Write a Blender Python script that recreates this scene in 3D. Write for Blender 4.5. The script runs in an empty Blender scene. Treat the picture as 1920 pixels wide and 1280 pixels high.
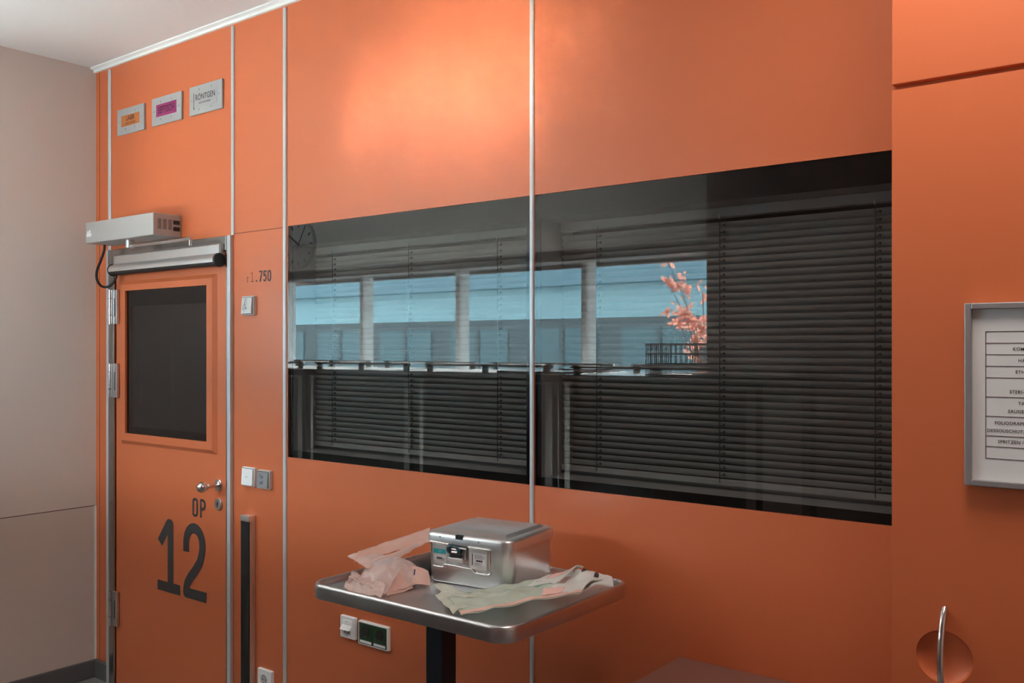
import bpy, bmesh, math, random
from math import sin, cos, pi, radians, tan
from mathutils import Vector, Matrix, noise
random.seed(7)
SC = bpy.context.scene
COL = SC.collection

# ------------------------------------------------------------------ camera
F = 1739.0            # focal length in pixels of the 1920 wide frame
CAMY, EYE, HEAD = -2.38, 1.65, radians(38.05)
HZ = 651.0            # horizon row
cam_d = bpy.data.cameras.new('camera')
cam_d.sensor_width = 36.0
cam_d.lens = F * 36.0 / 1920.0
cam_d.shift_y = (HZ - 640.0) / 1920.0
cam_d.clip_start = 0.02
cam = bpy.data.objects.new('camera', cam_d)
COL.objects.link(cam)
cam.location = (0, CAMY, EYE)
cam.rotation_euler = (radians(90), 0, HEAD)
SC.camera = cam

# ------------------------------------------------------------------ world, sun, fill lamps, exposure
vs = SC.view_settings
vs.view_transform = 'Standard'
vs.look = 'None'
vs.exposure = 1.30
vs.gamma = 1.0
vs.use_curve_mapping = False

SKY_L = 10.0
w = bpy.data.worlds.new('sky')
SC.world = w
w.use_nodes = True
bg = w.node_tree.nodes['Background']
bg.inputs['Color'].default_value = (0.80, 0.93, 1.0, 1)
bg.inputs['Strength'].default_value = SKY_L

SUN_E, SUN_AZ = radians(24), radians(21)
sd = bpy.data.lights.new('sun', 'SUN')
sd.energy = 28.0
sd.angle = radians(1.2)
sd.color = (1.0, 0.95, 0.88)
sun = bpy.data.objects.new('sun', sd)
COL.objects.link(sun)
sdir = Vector((sin(SUN_AZ) * cos(SUN_E), cos(SUN_AZ) * cos(SUN_E), -sin(SUN_E)))
sun.rotation_euler = (-sdir).to_track_quat('Z', 'Y').to_euler()

pd = bpy.data.lights.new('window_portal', 'AREA')
pd.shape = 'RECTANGLE'
pd.size, pd.size_y = 4.62, 1.3
pd.cycles.is_portal = True
po = bpy.data.objects.new('window_portal', pd)
COL.objects.link(po)
po.location = (-4.89, -3.16, 1.65)
po.rotation_euler = (radians(90), 0, 0)   # light points along +Y
po.rotation_euler = (radians(-90), 0, 0)
po.rotation_euler = Vector((0, -1, 0)).to_track_quat('Z', 'Y').to_euler()

SC.cycles.blur_glossy = 0.1
SC.cycles.sample_clamp_indirect = 0.0

FILL_LAMPS = [(-3.7, -1.9, 3.0), (-0.35, -1.0, 9.5)]     # x, y, watts of the added fill panels


# ------------------------------------------------------------------ helpers
def uv(px):
    u = (px - 960.0) / F
    return u, cos(HEAD) + sin(HEAD) * u, cos(HEAD) * u - sin(HEAD)

def PX(px, Y=0.0):
    u, n, t = uv(px)
    return t / n * (Y - CAMY)

def PZ(px, py, Y=0.0):
    u, n, t = uv(px)
    return EYE + (HZ - py) / F * (Y - CAMY) / n

def PH(px, py, z):
    """point of a horizontal plane"""
    u, n, t = uv(px)
    fw = (EYE - z) * F / (py - HZ)
    return Vector((t * fw, CAMY + n * fw, z))

def P(px, py, Y):
    return Vector((PX(px, Y), Y, PZ(px, py, Y)))


class MB:
    def __init__(self):
        self.v, self.f = [], []

    def add(self, vs, fs):
        o = len(self.v)
        self.v += [tuple(p) for p in vs]
        self.f += [tuple(i + o for i in f) for f in fs]
        return self

    def box(self, x0, x1, y0, y1, z0, z1):
        x0, x1 = min(x0, x1), max(x0, x1)
        y0, y1 = min(y0, y1), max(y0, y1)
        z0, z1 = min(z0, z1), max(z0, z1)
        return self.add([(x0, y0, z0), (x1, y0, z0), (x1, y1, z0), (x0, y1, z0),
                         (x0, y0, z1), (x1, y0, z1), (x1, y1, z1), (x0, y1, z1)],
                        [(0, 3, 2, 1), (4, 5, 6, 7), (0, 1, 5, 4), (1, 2, 6, 5), (2, 3, 7, 6), (3, 0, 4, 7)])

    def quad(self, a, b, c, d):
        return self.add([a, b, c, d], [(0, 1, 2, 3)])

    def tube(self, pts, r, seg=10, caps=True):
        pts = [Vector(p) for p in pts]
        rs = r if isinstance(r, (list, tuple)) else [r] * len(pts)
        rings = []
        prev = None
        for i, p in enumerate(pts):
            a = pts[max(i - 1, 0)]
            b = pts[min(i + 1, len(pts) - 1)]
            d = (b - a).normalized()
            if prev is None:
                up = Vector((0, 0, 1)) if abs(d.z) < .9 else Vector((1, 0, 0))
                n1 = d.cross(up).normalized()
            else:
                n1 = (prev - d * prev.dot(d)).normalized()
            prev = n1
            n2 = d.cross(n1)
            rings.append([p + (n1 * cos(2 * pi * k / seg) + n2 * sin(2 * pi * k / seg)) * rs[i] for k in range(seg)])
        V = [q for r_ in rings for q in r_]
        Fc = []
        for i in range(len(pts) - 1):
            for k in range(seg):
                Fc.append((i * seg + k, i * seg + (k + 1) % seg, (i + 1) * seg + (k + 1) % seg, (i + 1) * seg + k))
        if caps:
            Fc.append(tuple(range(seg))[::-1])
            Fc.append(tuple((len(pts) - 1) * seg + k for k in range(seg)))
        return self.add(V, Fc)

    def lathe(self, c, axis, prof, seg=28):
        """prof = [(radius, distance along axis)]"""
        c, ax = Vector(c), Vector(axis).normalized()
        up = Vector((0, 0, 1)) if abs(ax.z) < .9 else Vector((1, 0, 0))
        a = ax.cross(up).normalized()
        b = ax.cross(a)
        V, Fc = [], []
        for r, h in prof:
            for k in range(seg):
                V.append(c + ax * h + (a * cos(2 * pi * k / seg) + b * sin(2 * pi * k / seg)) * max(r, 1e-5))
        for i in range(len(prof) - 1):
            for k in range(seg):
                Fc.append((i * seg + k, i * seg + (k + 1) % seg, (i + 1) * seg + (k + 1) % seg, (i + 1) * seg + k))
        Fc.append(tuple(range(seg))[::-1])
        Fc.append(tuple((len(prof) - 1) * seg + k for k in range(seg)))
        return self.add(V, Fc)

    def rr(self, cx, cy, wd, dp, rad, rings, cap0=True, cap1=True, seg=6, plane='xy'):
        """loft of rounded rectangles; rings = [(inset, height)]; plane 'xz' stands on a wall, height = distance out of it (-Y)"""
        V, Fc = [], []
        n = 4 * (seg + 1)
        for ins, h in rings:
            a, b, r = wd / 2 - ins, dp / 2 - ins, max(rad - ins, 0.0004)
            for q, (sx, sy) in enumerate(((1, 1), (-1, 1), (-1, -1), (1, -1))):
                for k in range(seg + 1):
                    an = q * pi / 2 + k * pi / 2 / seg
                    x, y = cx + sx * (a - r) + r * cos(an), cy + sy * (b - r) + r * sin(an)
                    V.append((x, y, h) if plane == 'xy' else (x, -h, y))
        for i in range(len(rings) - 1):
            for k in range(n):
                Fc.append((i * n + k, i * n + (k + 1) % n, (i + 1) * n + (k + 1) % n, (i + 1) * n + k))
        if cap0:
            Fc.append(tuple(range(n))[::-1])
        if cap1:
            Fc.append(tuple((len(rings) - 1) * n + k for k in range(n)))
        return self.add(V, Fc)

    def prism(self, prof, x0, x1):
        """profile of (y, z) swept along X"""
        n = len(prof)
        V = [(x0, y, z) for y, z in prof] + [(x1, y, z) for y, z in prof]
        Fc = [(k, (k + 1) % n, n + (k + 1) % n, n + k) for k in range(n)]
        Fc += [tuple(range(n))[::-1], tuple(n + k for k in range(n))]
        return self.add(V, Fc)

    def ribbon(self, pts, wd, X0, Z0, sx, sz, y, square=False):
        """flat stroke lettering on a wall: pts in glyph units, round joins"""
        pts = [(X0 + a * sx, Z0 + b * sz) for a, b in pts]
        if square:
            for i, j in ((0, 1), (-1, -2)):
                L = math.hypot(pts[i][0] - pts[j][0], pts[i][1] - pts[j][1])
                pts[i] = (pts[i][0] + (pts[i][0] - pts[j][0]) / L * wd * .5, pts[i][1] + (pts[i][1] - pts[j][1]) / L * wd * .5)
        for (a, b), (c, d) in zip(pts[:-1], pts[1:]):
            y -= .000012
            L = math.hypot(c - a, d - b)
            if L < 1e-7:
                continue
            nx, nz = -(d - b) / L * wd / 2, (c - a) / L * wd / 2
            self.add([(a - nx, y, b - nz), (c - nx, y, d - nz), (c + nx, y, d + nz), (a + nx, y, b + nz)], [(0, 1, 2, 3)])
        for a, b in (pts[1:-1] if square else pts):
            y -= .000012
            self.add([(a + cos(2 * pi * k / 12) * wd / 2, y, b + sin(2 * pi * k / 12) * wd / 2) for k in range(12)], [tuple(range(12))])
        return self


MAT_OF = {}        # object name -> base matrix of its thing

def base(o):
    return MAT_OF.get(o.name, Matrix.Identity(4)) if o else Matrix.Identity(4)

def obj(name, mb, mat, parent=None, local=False, smooth=False, bevel=0.0, label=None, seg=2, kind=None):
    me = bpy.data.meshes.new(name)
    M = base(parent).inverted()
    vs_ = mb.v if (local or parent is None) else [tuple(M @ Vector(p)) for p in mb.v]
    me.from_pydata([tuple(p) for p in vs_], [], mb.f)
    bm = bmesh.new()
    bm.from_mesh(me)
    bmesh.ops.recalc_face_normals(bm, faces=bm.faces)
    bm.to_mesh(me)
    bm.free()
    me.materials.append(mat)
    o = bpy.data.objects.new(name, me)
    COL.objects.link(o)
    if parent:
        o.parent = parent
        MAT_OF[o.name] = base(parent)
    if smooth:
        for p in me.polygons:
            p.use_smooth = True
        me.set_sharp_from_angle(angle=radians(40))
    if bevel:
        b = o.modifiers.new('bevel', 'BEVEL')
        b.width = bevel
        b.segments = seg
        b.limit_method = 'ANGLE'
        b.angle_limit = radians(40)
        b.harden_normals = False
    if label:
        o['label'] = label
    if kind:
        o['kind'] = kind
    return o

def pieces(name, mb, mat, parent, **kw):
    """every loose piece of mb becomes a part of its own"""
    par = list(range(len(mb.v)))
    def find(i):
        while par[i] != i:
            par[i] = par[par[i]]
            i = par[i]
        return i
    for f in mb.f:
        for i in f[1:]:
            par[find(i)] = find(f[0])
    groups = {}
    for f in mb.f:
        groups.setdefault(find(f[0]), []).append(f)
    for fs in groups.values():
        ids = sorted({i for f in fs for i in f})
        k = {i: n for n, i in enumerate(ids)}
        p = MB()
        p.add([mb.v[i] for i in ids], [tuple(k[i] for i in f) for f in fs])
        obj(name, p, mat, parent, **kw)

def thing(name, label, cat, loc=(0, 0, 0), rz=0.0, group=None, kind=None):
    o = bpy.data.objects.new(name, None)
    o.empty_display_size = 0.05
    COL.objects.link(o)
    o.location = loc
    o.rotation_euler = (0, 0, rz)
    MAT_OF[o.name] = Matrix.Translation(Vector(loc)) @ Matrix.Rotation(rz, 4, 'Z')
    tag(o, label, cat, group, kind)
    return o

def tag(o, label=None, cat=None, group=None, kind=None):
    if label: o['label'] = label
    if cat: o['category'] = cat
    if group: o['group'] = group
    if kind: o['kind'] = kind
    return o

def text(name, s, size, mat, parent, at, align='LEFT', sx=1.0, local=False, label=None, y=None, bold=0.0, spacing=1.0):
    """lettering that faces -Y: glyph x -> X, glyph y -> Z"""
    cu = bpy.data.curves.new('lettering', 'FONT')
    cu.body = s
    cu.size = size
    cu.align_x = align
    cu.align_y = 'CENTER'
    cu.offset = bold
    cu.resolution_u = 3
    cu.space_character = spacing
    t = bpy.data.objects.new('lettering', cu)
    COL.objects.link(t)
    dg = bpy.context.evaluated_depsgraph_get()
    me = t.evaluated_get(dg).to_mesh()
    V = [(at[0] + q.co.x * sx, at[1], at[2] + q.co.y) for q in me.vertices]
    Fc = [tuple(p.vertices) for p in me.polygons]
    t.evaluated_get(dg).to_mesh_clear()
    bpy.data.objects.remove(t)
    bpy.data.curves.remove(cu)
    m = MB()
    m.add(V, Fc)
    return obj(name, m, mat, parent, local=local, label=label)


# ------------------------------------------------------------------ materials
def mat(name, col, rough=0.5, metal=0.0, ior=1.5, spec=0.5, bump=0.0, bscale=300.0, var=0.0, vscale=3.0, alpha=1.0, trans=0.0, sheen=0.0):
    m = bpy.data.materials.new(name)
    m.use_nodes = True
    nt = m.node_tree
    b = nt.nodes['Principled BSDF']
    b.inputs['Base Color'].default_value = (*col, 1)
    b.inputs['Roughness'].default_value = rough
    b.inputs['Metallic'].default_value = metal
    b.inputs['IOR'].default_value = ior
    b.inputs['Specular IOR Level'].default_value = spec
    b.inputs['Transmission Weight'].default_value = trans
    b.inputs['Alpha'].default_value = alpha
    if bump or var:
        tc = nt.nodes.new('ShaderNodeTexCoord')
    if bump:
        nz = nt.nodes.new('ShaderNodeTexNoise')
        nz.inputs['Scale'].default_value = bscale
        nz.inputs['Detail'].default_value = 2
        bp = nt.nodes.new('ShaderNodeBump')
        bp.inputs['Strength'].default_value = bump
        bp.inputs['Distance'].default_value = 0.001
        nt.links.new(tc.outputs['Object'], nz.inputs['Vector'])
        nt.links.new(nz.outputs['Fac'], bp.inputs['Height'])
        nt.links.new(bp.outputs['Normal'], b.inputs['Normal'])
    if var:
        nz = nt.nodes.new('ShaderNodeTexNoise')
        nz.inputs['Scale'].default_value = vscale
        nz.inputs['Detail'].default_value = 4
        mx = nt.nodes.new('ShaderNodeMix')
        mx.data_type = 'RGBA'
        mx.inputs['A'].default_value = (*[c * (1 - var) for c in col], 1)
        mx.inputs['B'].default_value = (*[min(1, c * (1 + var)) for c in col], 1)
        nt.links.new(tc.outputs['Object'], nz.inputs['Vector'])
        nt.links.new(nz.outputs['Fac'], mx.inputs['Factor'])
        nt.links.new(mx.outputs['Result'], b.inputs['Base Color'])
    return m

def glass(name, tint, ior):
    """a coated pane: fresnel mirror on the outer face over a tinted, see-through body"""
    m = bpy.data.materials.new(name)
    m.use_nodes = True
    nt = m.node_tree
    nt.nodes.clear()
    out = nt.nodes.new('ShaderNodeOutputMaterial')
    mix = nt.nodes.new('ShaderNodeMixShader')
    tr = nt.nodes.new('ShaderNodeBsdfTransparent')
    tr.inputs['Color'].default_value = (*tint, 1)
    gl = nt.nodes.new('ShaderNodeBsdfGlossy')
    gl.inputs['Roughness'].default_value = 0.0
    fr = nt.nodes.new('ShaderNodeFresnel')
    fr.inputs['IOR'].default_value = ior
    ge = nt.nodes.new('ShaderNodeNewGeometry')
    inv = nt.nodes.new('ShaderNodeMath')
    inv.operation = 'SUBTRACT'
    inv.inputs[0].default_value = 1.0
    mul = nt.nodes.new('ShaderNodeMath')
    mul.operation = 'MULTIPLY'
    nt.links.new(ge.outputs['Backfacing'], inv.inputs[1])
    nt.links.new(fr.outputs['Fac'], mul.inputs[0])
    nt.links.new(inv.outputs[0], mul.inputs[1])
    nt.links.new(mul.outputs[0], mix.inputs['Fac'])
    nt.links.new(tr.outputs[0], mix.inputs[1])
    nt.links.new(gl.outputs[0], mix.inputs[2])
    nt.links.new(mix.outputs[0], out.inputs['Surface'])
    return m

def film(name, col, opacity, rough=0.25, through=0.3):
    """thin plastic or paper that lets some light through"""
    m = bpy.data.materials.new(name)
    m.use_nodes = True
    nt = m.node_tree
    b = nt.nodes['Principled BSDF']
    b.inputs['Base Color'].default_value = (*col, 1)
    b.inputs['Roughness'].default_value = rough
    tr = nt.nodes.new('ShaderNodeBsdfTransparent')
    tl = nt.nodes.new('ShaderNodeBsdfTranslucent')
    tl.inputs['Color'].default_value = (*col, 1)
    m1 = nt.nodes.new('ShaderNodeMixShader')
    m1.inputs['Fac'].default_value = through
    m2 = nt.nodes.new('ShaderNodeMixShader')
    m2.inputs['Fac'].default_value = opacity
    tc = nt.nodes.new('ShaderNodeTexCoord')
    nz = nt.nodes.new('ShaderNodeTexNoise')
    nz.inputs['Scale'].default_value = 22
    nz.inputs['Detail'].default_value = 5
    mx = nt.nodes.new('ShaderNodeMix')
    mx.data_type = 'RGBA'
    mx.inputs['A'].default_value = (*[c * .80 for c in col], 1)
    mx.inputs['B'].default_value = (*[min(1, c * 1.22) for c in col], 1)
    nt.links.new(tc.outputs['Object'], nz.inputs['Vector'])
    nt.links.new(nz.outputs['Fac'], mx.inputs['Factor'])
    nt.links.new(mx.outputs['Result'], b.inputs['Base Color'])
    out = nt.nodes['Material Output']
    nt.links.new(b.outputs[0], m1.inputs[1])
    nt.links.new(tl.outputs[0], m1.inputs[2])
    nt.links.new(tr.outputs[0], m2.inputs[1])
    nt.links.new(m1.outputs[0], m2.inputs[2])
    nt.links.new(m2.outputs[0], out.inputs['Surface'])
    return m

ORANGE = (0.61, 0.150, 0.056)
M = dict(
    orange=mat('orange_laminate', ORANGE, rough=0.36, spec=0.5, bump=0.03, bscale=500, var=0.02, vscale=6),
    cab=mat('orange_cabinet_laminate', (0.59, 0.138, 0.049), rough=0.38, spec=0.5, bump=0.03, bscale=500),
    seam=mat('dark_seam', (0.10, 0.02, 0.01), rough=0.8),
    beige=mat('warm_grey_wall', (0.66, 0.58, 0.53), rough=0.55, bump=0.05, bscale=200, var=0.02),
    beige2=mat('warm_grey_lower_wall', (0.60, 0.515, 0.465), rough=0.5, bump=0.05, bscale=200, var=0.02),
    ceil=mat('ceiling_white', (0.74, 0.73, 0.72), rough=0.7, bump=0.04, bscale=150),
    white=mat('white_paint', (0.80, 0.81, 0.80), rough=0.4),
    plastic=mat('white_plastic', (0.86, 0.87, 0.88), rough=0.3),
    greyplastic=mat('grey_plastic', (0.30, 0.30, 0.31), rough=0.4, metal=0.4),
    silver=mat('silver_plastic', (0.62, 0.60, 0.59), rough=0.35, metal=0.3),
    joint=mat('joint_profile', (0.56, 0.57, 0.59), rough=0.35, metal=0.2),
    framesteel=mat('door_frame_steel', (0.40, 0.39, 0.385), rough=0.25, metal=1.0),
    steel=mat('brushed_steel', (0.60, 0.60, 0.61), rough=0.31, metal=1.0, bump=0.04, bscale=400),
    chrome=mat('polished_steel', (0.72, 0.70, 0.69), rough=0.16, metal=1.0),
    alu=mat('satin_aluminium', (0.74, 0.74, 0.74), rough=0.31, metal=0.88, bump=0.03, bscale=700),
    carttop=mat('cart_top_sheet', (0.27, 0.27, 0.27), rough=0.20, metal=1.0, bump=0.02, bscale=25),
    opener=mat('operator_cover', (0.44, 0.43, 0.42), rough=0.42, metal=0.25, bump=0.03, bscale=700),
    black=mat('black_rubber', (0.012, 0.012, 0.013), rough=0.5),
    dark=mat('dark_cavity', (0.02, 0.018, 0.017), rough=0.7),
    enamel=mat('black_enamel', (0.006, 0.005, 0.005), rough=0.3),
    letter=mat('anthracite_lettering', (0.045, 0.045, 0.050), rough=0.5),
    ink=mat('dark_print', (0.05, 0.03, 0.035), rough=0.6),
    brownink=mat('brown_print', (0.12, 0.045, 0.045), rough=0.6),
    paper=mat('white_paper', (0.70, 0.67, 0.66), rough=0.6),
    pframe=mat('grey_frame', (0.36, 0.34, 0.34), rough=0.35, metal=0.5),
    blind=mat('blind_slats', (0.56, 0.55, 0.54), rough=0.30),
    reveal=mat('window_reveal', (0.42, 0.43, 0.43), rough=0.5),
    cord=mat('blind_cord', (0.10, 0.10, 0.10), rough=0.7),
    palecord=mat('pale_blind_cord', (0.95, 0.95, 0.95), rough=0.6),
    glass=glass('tinted_coated_glass', (0.69, 0.682, 0.67), 1.60),
    doorglass=glass('tinted_door_glass', (0.42, 0.40, 0.40), 1.7),
    clear=glass('clear_window_glass', (0.93, 0.96, 0.96), 1.45),
    base=mat('grey_skirting', (0.115, 0.115, 0.12), rough=0.45),
    floor=mat('grey_linoleum', (0.20, 0.198, 0.195), rough=0.4, var=0.12, vscale=40),
    desk=mat('brown_worktop', (0.20, 0.095, 0.075), rough=0.33, bump=0.03, bscale=300),
    navy=mat('dark_blue_column', (0.012, 0.022, 0.040), rough=0.35),
    green=mat('dark_green_plastic', (0.012, 0.045, 0.018), rough=0.35),
    signor=mat('orange_sign_film', (0.50, 0.16, 0.045), rough=0.4),
    signma=mat('magenta_sign_film', (0.30, 0.025, 0.13), rough=0.4),
    signwh=mat('white_sign_plate', (0.36, 0.36, 0.355), rough=0.45),
    teal=mat('teal_tag', (0.02, 0.36, 0.38), rough=0.4),
    blueplastic=mat('dark_blue_hook', (0.015, 0.045, 0.07), rough=0.35),
    pinkfilm=film('pink_clear_film', (1.0, 0.74, 0.70), 0.68, 0.14),
    pinkpaper=film('pink_pouch_paper', (1.0, 0.64, 0.56), 0.97, 0.5),
    pouchfilm=film('pink_pouch_film', (1.0, 0.62, 0.53), 0.95, 0.25),
    bowl=film('clear_plastic_bowl', (0.84, 0.75, 0.77), 0.68, 0.14),
    darkbag=film('smoky_film', (0.16, 0.16, 0.16), 0.9, 0.2),
    greenfilm=film('green_pouch_film', (0.70, 0.76, 0.66), 0.88, 0.22),
    greenpale=film('pale_pouch_edge', (0.84, 0.85, 0.74), 0.85, 0.25),
    greenpaper=film('green_pouch_edge', (0.30, 0.50, 0.40), 0.95, 0.3),
    whitefilm=film('white_pouch_paper', (0.90, 0.88, 0.82), 0.97, 0.4),
    pinklabel=mat('pink_label', (0.85, 0.52, 0.46), rough=0.5),
    darkbrown=mat('dark_brown_panel', (0.26, 0.18, 0.165), rough=0.6),
    lintel=mat('pale_lintel', (0.86, 0.84, 0.80), rough=0.6),
    headframe=mat('brown_grey_frame', (0.16, 0.13, 0.12), rough=0.5),
    cartbody=mat('cart_grey', (0.10, 0.10, 0.105), rough=0.45),
    clockface=mat('clock_face', (0.93, 0.91, 0.91), rough=0.4),
    facade_mid=mat('pale_blue_cladding', (0.36, 0.60, 0.66), rough=0.6, var=0.05, vscale=1.2),
    facade_up=mat('blue_cladding', (0.19, 0.34, 0.41), rough=0.6),
    facade_low=mat('dark_cladding', (0.13, 0.17, 0.18), rough=0.6),
    facade_pane=mat('teal_pane', (0.13, 0.23, 0.26), rough=0.3),
    ground=mat('outdoor_paving', (0.35, 0.36, 0.36), rough=0.8),
    leaf=film('red_leaf', (0.95, 0.46, 0.36), 1.0, 0.35, .65),
    bark=mat('shrub_stem', (0.25, 0.14, 0.10), rough=0.7),
    lamp=mat('fill_panel_diffuser', (0.85, 0.85, 0.83), rough=0.5),
)
MATS = M

# ================================================================== the setting
CEIL = 3.047
XL = PX(180)                       # left corner
XR = 1.30
CABF = -0.476                      # face of the tall cabinet
CABX = -0.538
YW, YG = -2.87, -3.07              # window wall: room face, glazing

dX0, dX1 = PX(205), PX(437)        # door frame, outer
dTop = PZ(435, 441)
w1a, w1b = PX(540), PX(994)
w2a, w2b = PX(1002), -0.545
wTop, wBot = 2.137, 1.209
WT = 0.26                          # thickness of the wall body

mb = MB()
mb.box(XL, dX0, 0, WT, 0, CEIL)
mb.box(dX0, dX1, 0, WT, dTop, CEIL)
mb.box(dX1, w1a, 0, WT, 0, CEIL)
mb.box(w1a, w2b, 0, WT, wTop, CEIL)
mb.box(w1a, w2b, 0, WT, 0, wBot)
mb.box(w1b, w2a, 0, WT, wBot, wTop)
mb.box(w2b, XR, 0, WT, 0, CEIL)
tag(obj('wall_back', mb, M['orange']), 'bright orange laminate panel wall with the door and two dark windows', kind='structure')

mb = MB()
mb.box(dX0, w2b, WT, WT + .05, 0, CEIL)
tag(obj('wall_back.001', mb, M['dark']), 'dark room side of the orange wall', kind='structure')

tag(obj('floor', MB().box(-9.2, XR + .1, YG, WT, -0.1, 0), M['floor']), 'grey linoleum floor', kind='structure')
mb = MB()
mb.box(-9.2, XR + .1, YG, WT, CEIL, CEIL + .1)
tag(obj('ceiling', mb, M['ceil']), 'pale plain ceiling', kind='structure')
# panel joint in the ceiling
a, b = Vector((-4.52, -1.0, CEIL - .0006)), Vector((-1.0, -0.62, CEIL - .0006))

LW_END = -1.12
zs = PZ(180, 947)
mb = MB()
mb.box(XL - .18, XL, LW_END, WT, zs + .002, CEIL)
mb.box(XL - .18, XL - .004, LW_END, WT, zs - .003, zs + .003)
wl = obj('wall_left', mb, M['beige'])
tag(wl, 'warm grey plain wall left of the orange wall', kind='structure')
obj('lower_panel', MB().box(XL - .18, XL, LW_END, WT, 0, zs - .002), M['beige2'], wl)
obj('seam', MB().box(XL - .18, XL - .002, LW_END + .001, WT, zs - .0022, zs + .0022), M['seam'], wl)
tag(obj('trim_9', MB().box(XL - .001, XL + .005, -.008, 0.0, .09, zs), M['white']), 'thin white corner strip', kind='structure')
mb = MB()
mb.prism([(0, 0), (-.012, 0), (-.012, .082), (-.006, .09), (0, .09)], XL, dX0 + .002)
tag(obj('baseboard_back', mb, M['base']), 'dark grey skirting under the orange wall', kind='structure')
mb = MB()
mb.box(dX1 + .0, CABX, -.012, 0, 0, .09)
tag(obj('baseboard_back.001', mb, M['base'], bevel=.004), 'dark grey skirting right of the door', kind='structure')
tag(obj('baseboard_left', MB().box(XL, XL + .012, LW_END, 0, 0, .09), M['base'], bevel=.005), 'dark grey skirting under the grey wall', kind='structure')

tag(obj('wall_rear', MB().box(-9.2, XL - .18, 0, WT, 0, CEIL), M['beige']), 'grey corridor wall beyond the corner', kind='structure')
tag(obj('wall_far', MB().box(-9.3, -9.2, YG, WT, 0, CEIL), M['beige']), 'end wall of the corridor', kind='structure')
tag(obj('wall_right', MB().box(XR, XR + .1, YG, WT, 0, CEIL), M['beige']), 'right side wall', kind='structure')

# window wall behind the camera, seen as a reflection in the dark panes
wx0, wx1, wzb, wzt = -7.30, -2.58, 1.00, 2.245
mb = MB()
mb.box(-9.2, wx0, YG - .03, YW, 0, CEIL)
mb.box(wx0, wx1, YG - .03, YW, 0, wzb)
mb.box(wx0, wx1, YG - .03, YW, wzt + .075, CEIL)
tag(obj('wall_window', mb, M['lintel']), 'pale wall above and beside the outside windows', kind='structure')
tag(obj('wall_front', MB().box(wx1, XR, YG - .03, YW + .004, 0, CEIL), M['darkbrown']), 'dark brown wall beside the outside windows', kind='structure')

win3 = thing('window_3', 'row of white framed outside windows above the transport carts', None, (wx0, YG, wzb), kind='structure')
obj('head', MB().box(wx0, wx1, YG - .03, YW - .01, wzt, wzt + .075), M['headframe'], win3)
obj('sill', MB().box(wx0, wx1, YG - .05, YW + .02, wzb - .02, wzb + .02), M['white'], win3, bevel=.004)
mull = [-6.88, -5.85, -4.767, -3.59]
for x in mull:
    m_ = obj('mullion', MB().box(x - .021, x + .021, YG - .075, YG + .045, wzb, wzt), M['white'], win3, bevel=.004)
    obj('gasket', MB().box(x - .040, x - .022, YG - .02, YG + .02, wzb, wzt), M['black'], m_)
xs = [wx0] + mull + [wx1]
for a, b in zip(xs[:-1], xs[1:]):
    obj('pane', MB().box(a + .03, b - .03, YG - .006, YG, wzb + .02, wzt), M['clear'], win3)
mb = MB()
mb.box(wx0, wx1, YG - .40, YG - .06, wzt + .08, wzt + .10)
mb.box(wx0, wx1, YG - .41, YG - .385, wzt + .005, wzt + .10)
aw = obj('added_sunshade', mb, M['headframe'])  # added overhang; its lip keeps direct sun off the orange wall
tag(aw, 'added narrow sunshade cutting off direct sun over the outside windows', kind='structure')

# ---- joint profiles of the panel wall
def profile(px, z0, z1, wpx0, wpx1):
    x0, x1 = PX(wpx0), PX(wpx1)
    m_ = MB()
    c = (x0 + x1) / 2
    hw = (x1 - x0) / 2
    pts = [(-hw, 0), (-hw, -.004), (-hw * .6, -.007), (hw * .6, -.007), (hw, -.004), (hw, 0)]
    n = len(pts)
    V = [(c + a, y, z0) for a, y in pts] + [(c + a, y, z1) for a, y in pts]
    m_.add(V, [(k, (k + 1) % n, n + (k + 1) % n, n + k) for k in range(n)] + [tuple(range(n))[::-1], tuple(n + k for k in range(n))])
    return m_

tag(obj('trim_1', profile(207, dTop, CEIL - .03, 204, 209), M['joint']), 'silver joint strip above the left side of the door', kind='structure')
tag(obj('trim_2', profile(438, dTop, CEIL - .03, 435, 440), M['joint']), 'silver joint strip above the right side of the door', kind='structure')
tag(obj('trim_3', profile(535, .09, CEIL - .03, 532, 538), M['joint']), 'silver joint strip left of the first window', kind='structure')
tag(obj('trim_4', profile(998, .09, CEIL - .03, 994.5, 1001.5), M['joint']), 'silver joint strip between the two windows', kind='structure')
# ceiling edge trim
mb = MB()
mb.prism([(0, CEIL), (-.030, CEIL), (-.030, CEIL - .006), (-.012, CEIL - .010), (-.012, CEIL - .022), (0, CEIL - .022)], XL, CABX)
tag(obj('trim_5', mb, M['white']), 'white edge trim under the ceiling', kind='structure')
# hairline joints
zh = PZ(480, 433)
mb = MB()
mb.box(dX1, PX(533), -.0006, 0.0, zh - .0012, zh + .0012)
mb.box(PX(186.4), PX(187.0), -.0006, 0.0, .09, CEIL - .022)
tag(obj('trim_6', mb, M['seam']), 'hairline panel joints', kind='structure')

# ================================================================== the door
door = thing('door_1', 'orange operating theatre door with dark window and large number 12', None, (dX0, 0, 0), kind='structure')
lx0, lx1 = PX(217), PX(427.5)
lTop = PZ(427, 500) + .14
fw0, fw1 = lx0, lx1
mb = MB()
FY = -.012
mb.box(dX0, lx0, FY, WT, 0, dTop)
mb.box(lx1, dX1, FY, WT, 0, dTop)
mb.box(lx0, lx1, FY, WT, dTop - .062, dTop)
obj('door_frame', mb, M['framesteel'], door, bevel=.003)
mb = MB()
mb.box(dX1 - .022, dX1 + .001, FY - .004, 0, 0, dTop)
mb.box(dX0 - .001, dX0 + .016, FY - .004, 0, .0, dTop)
obj('frame_edge', mb, M['joint'], door, bevel=.002)
leafTop = dTop - .066
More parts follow.
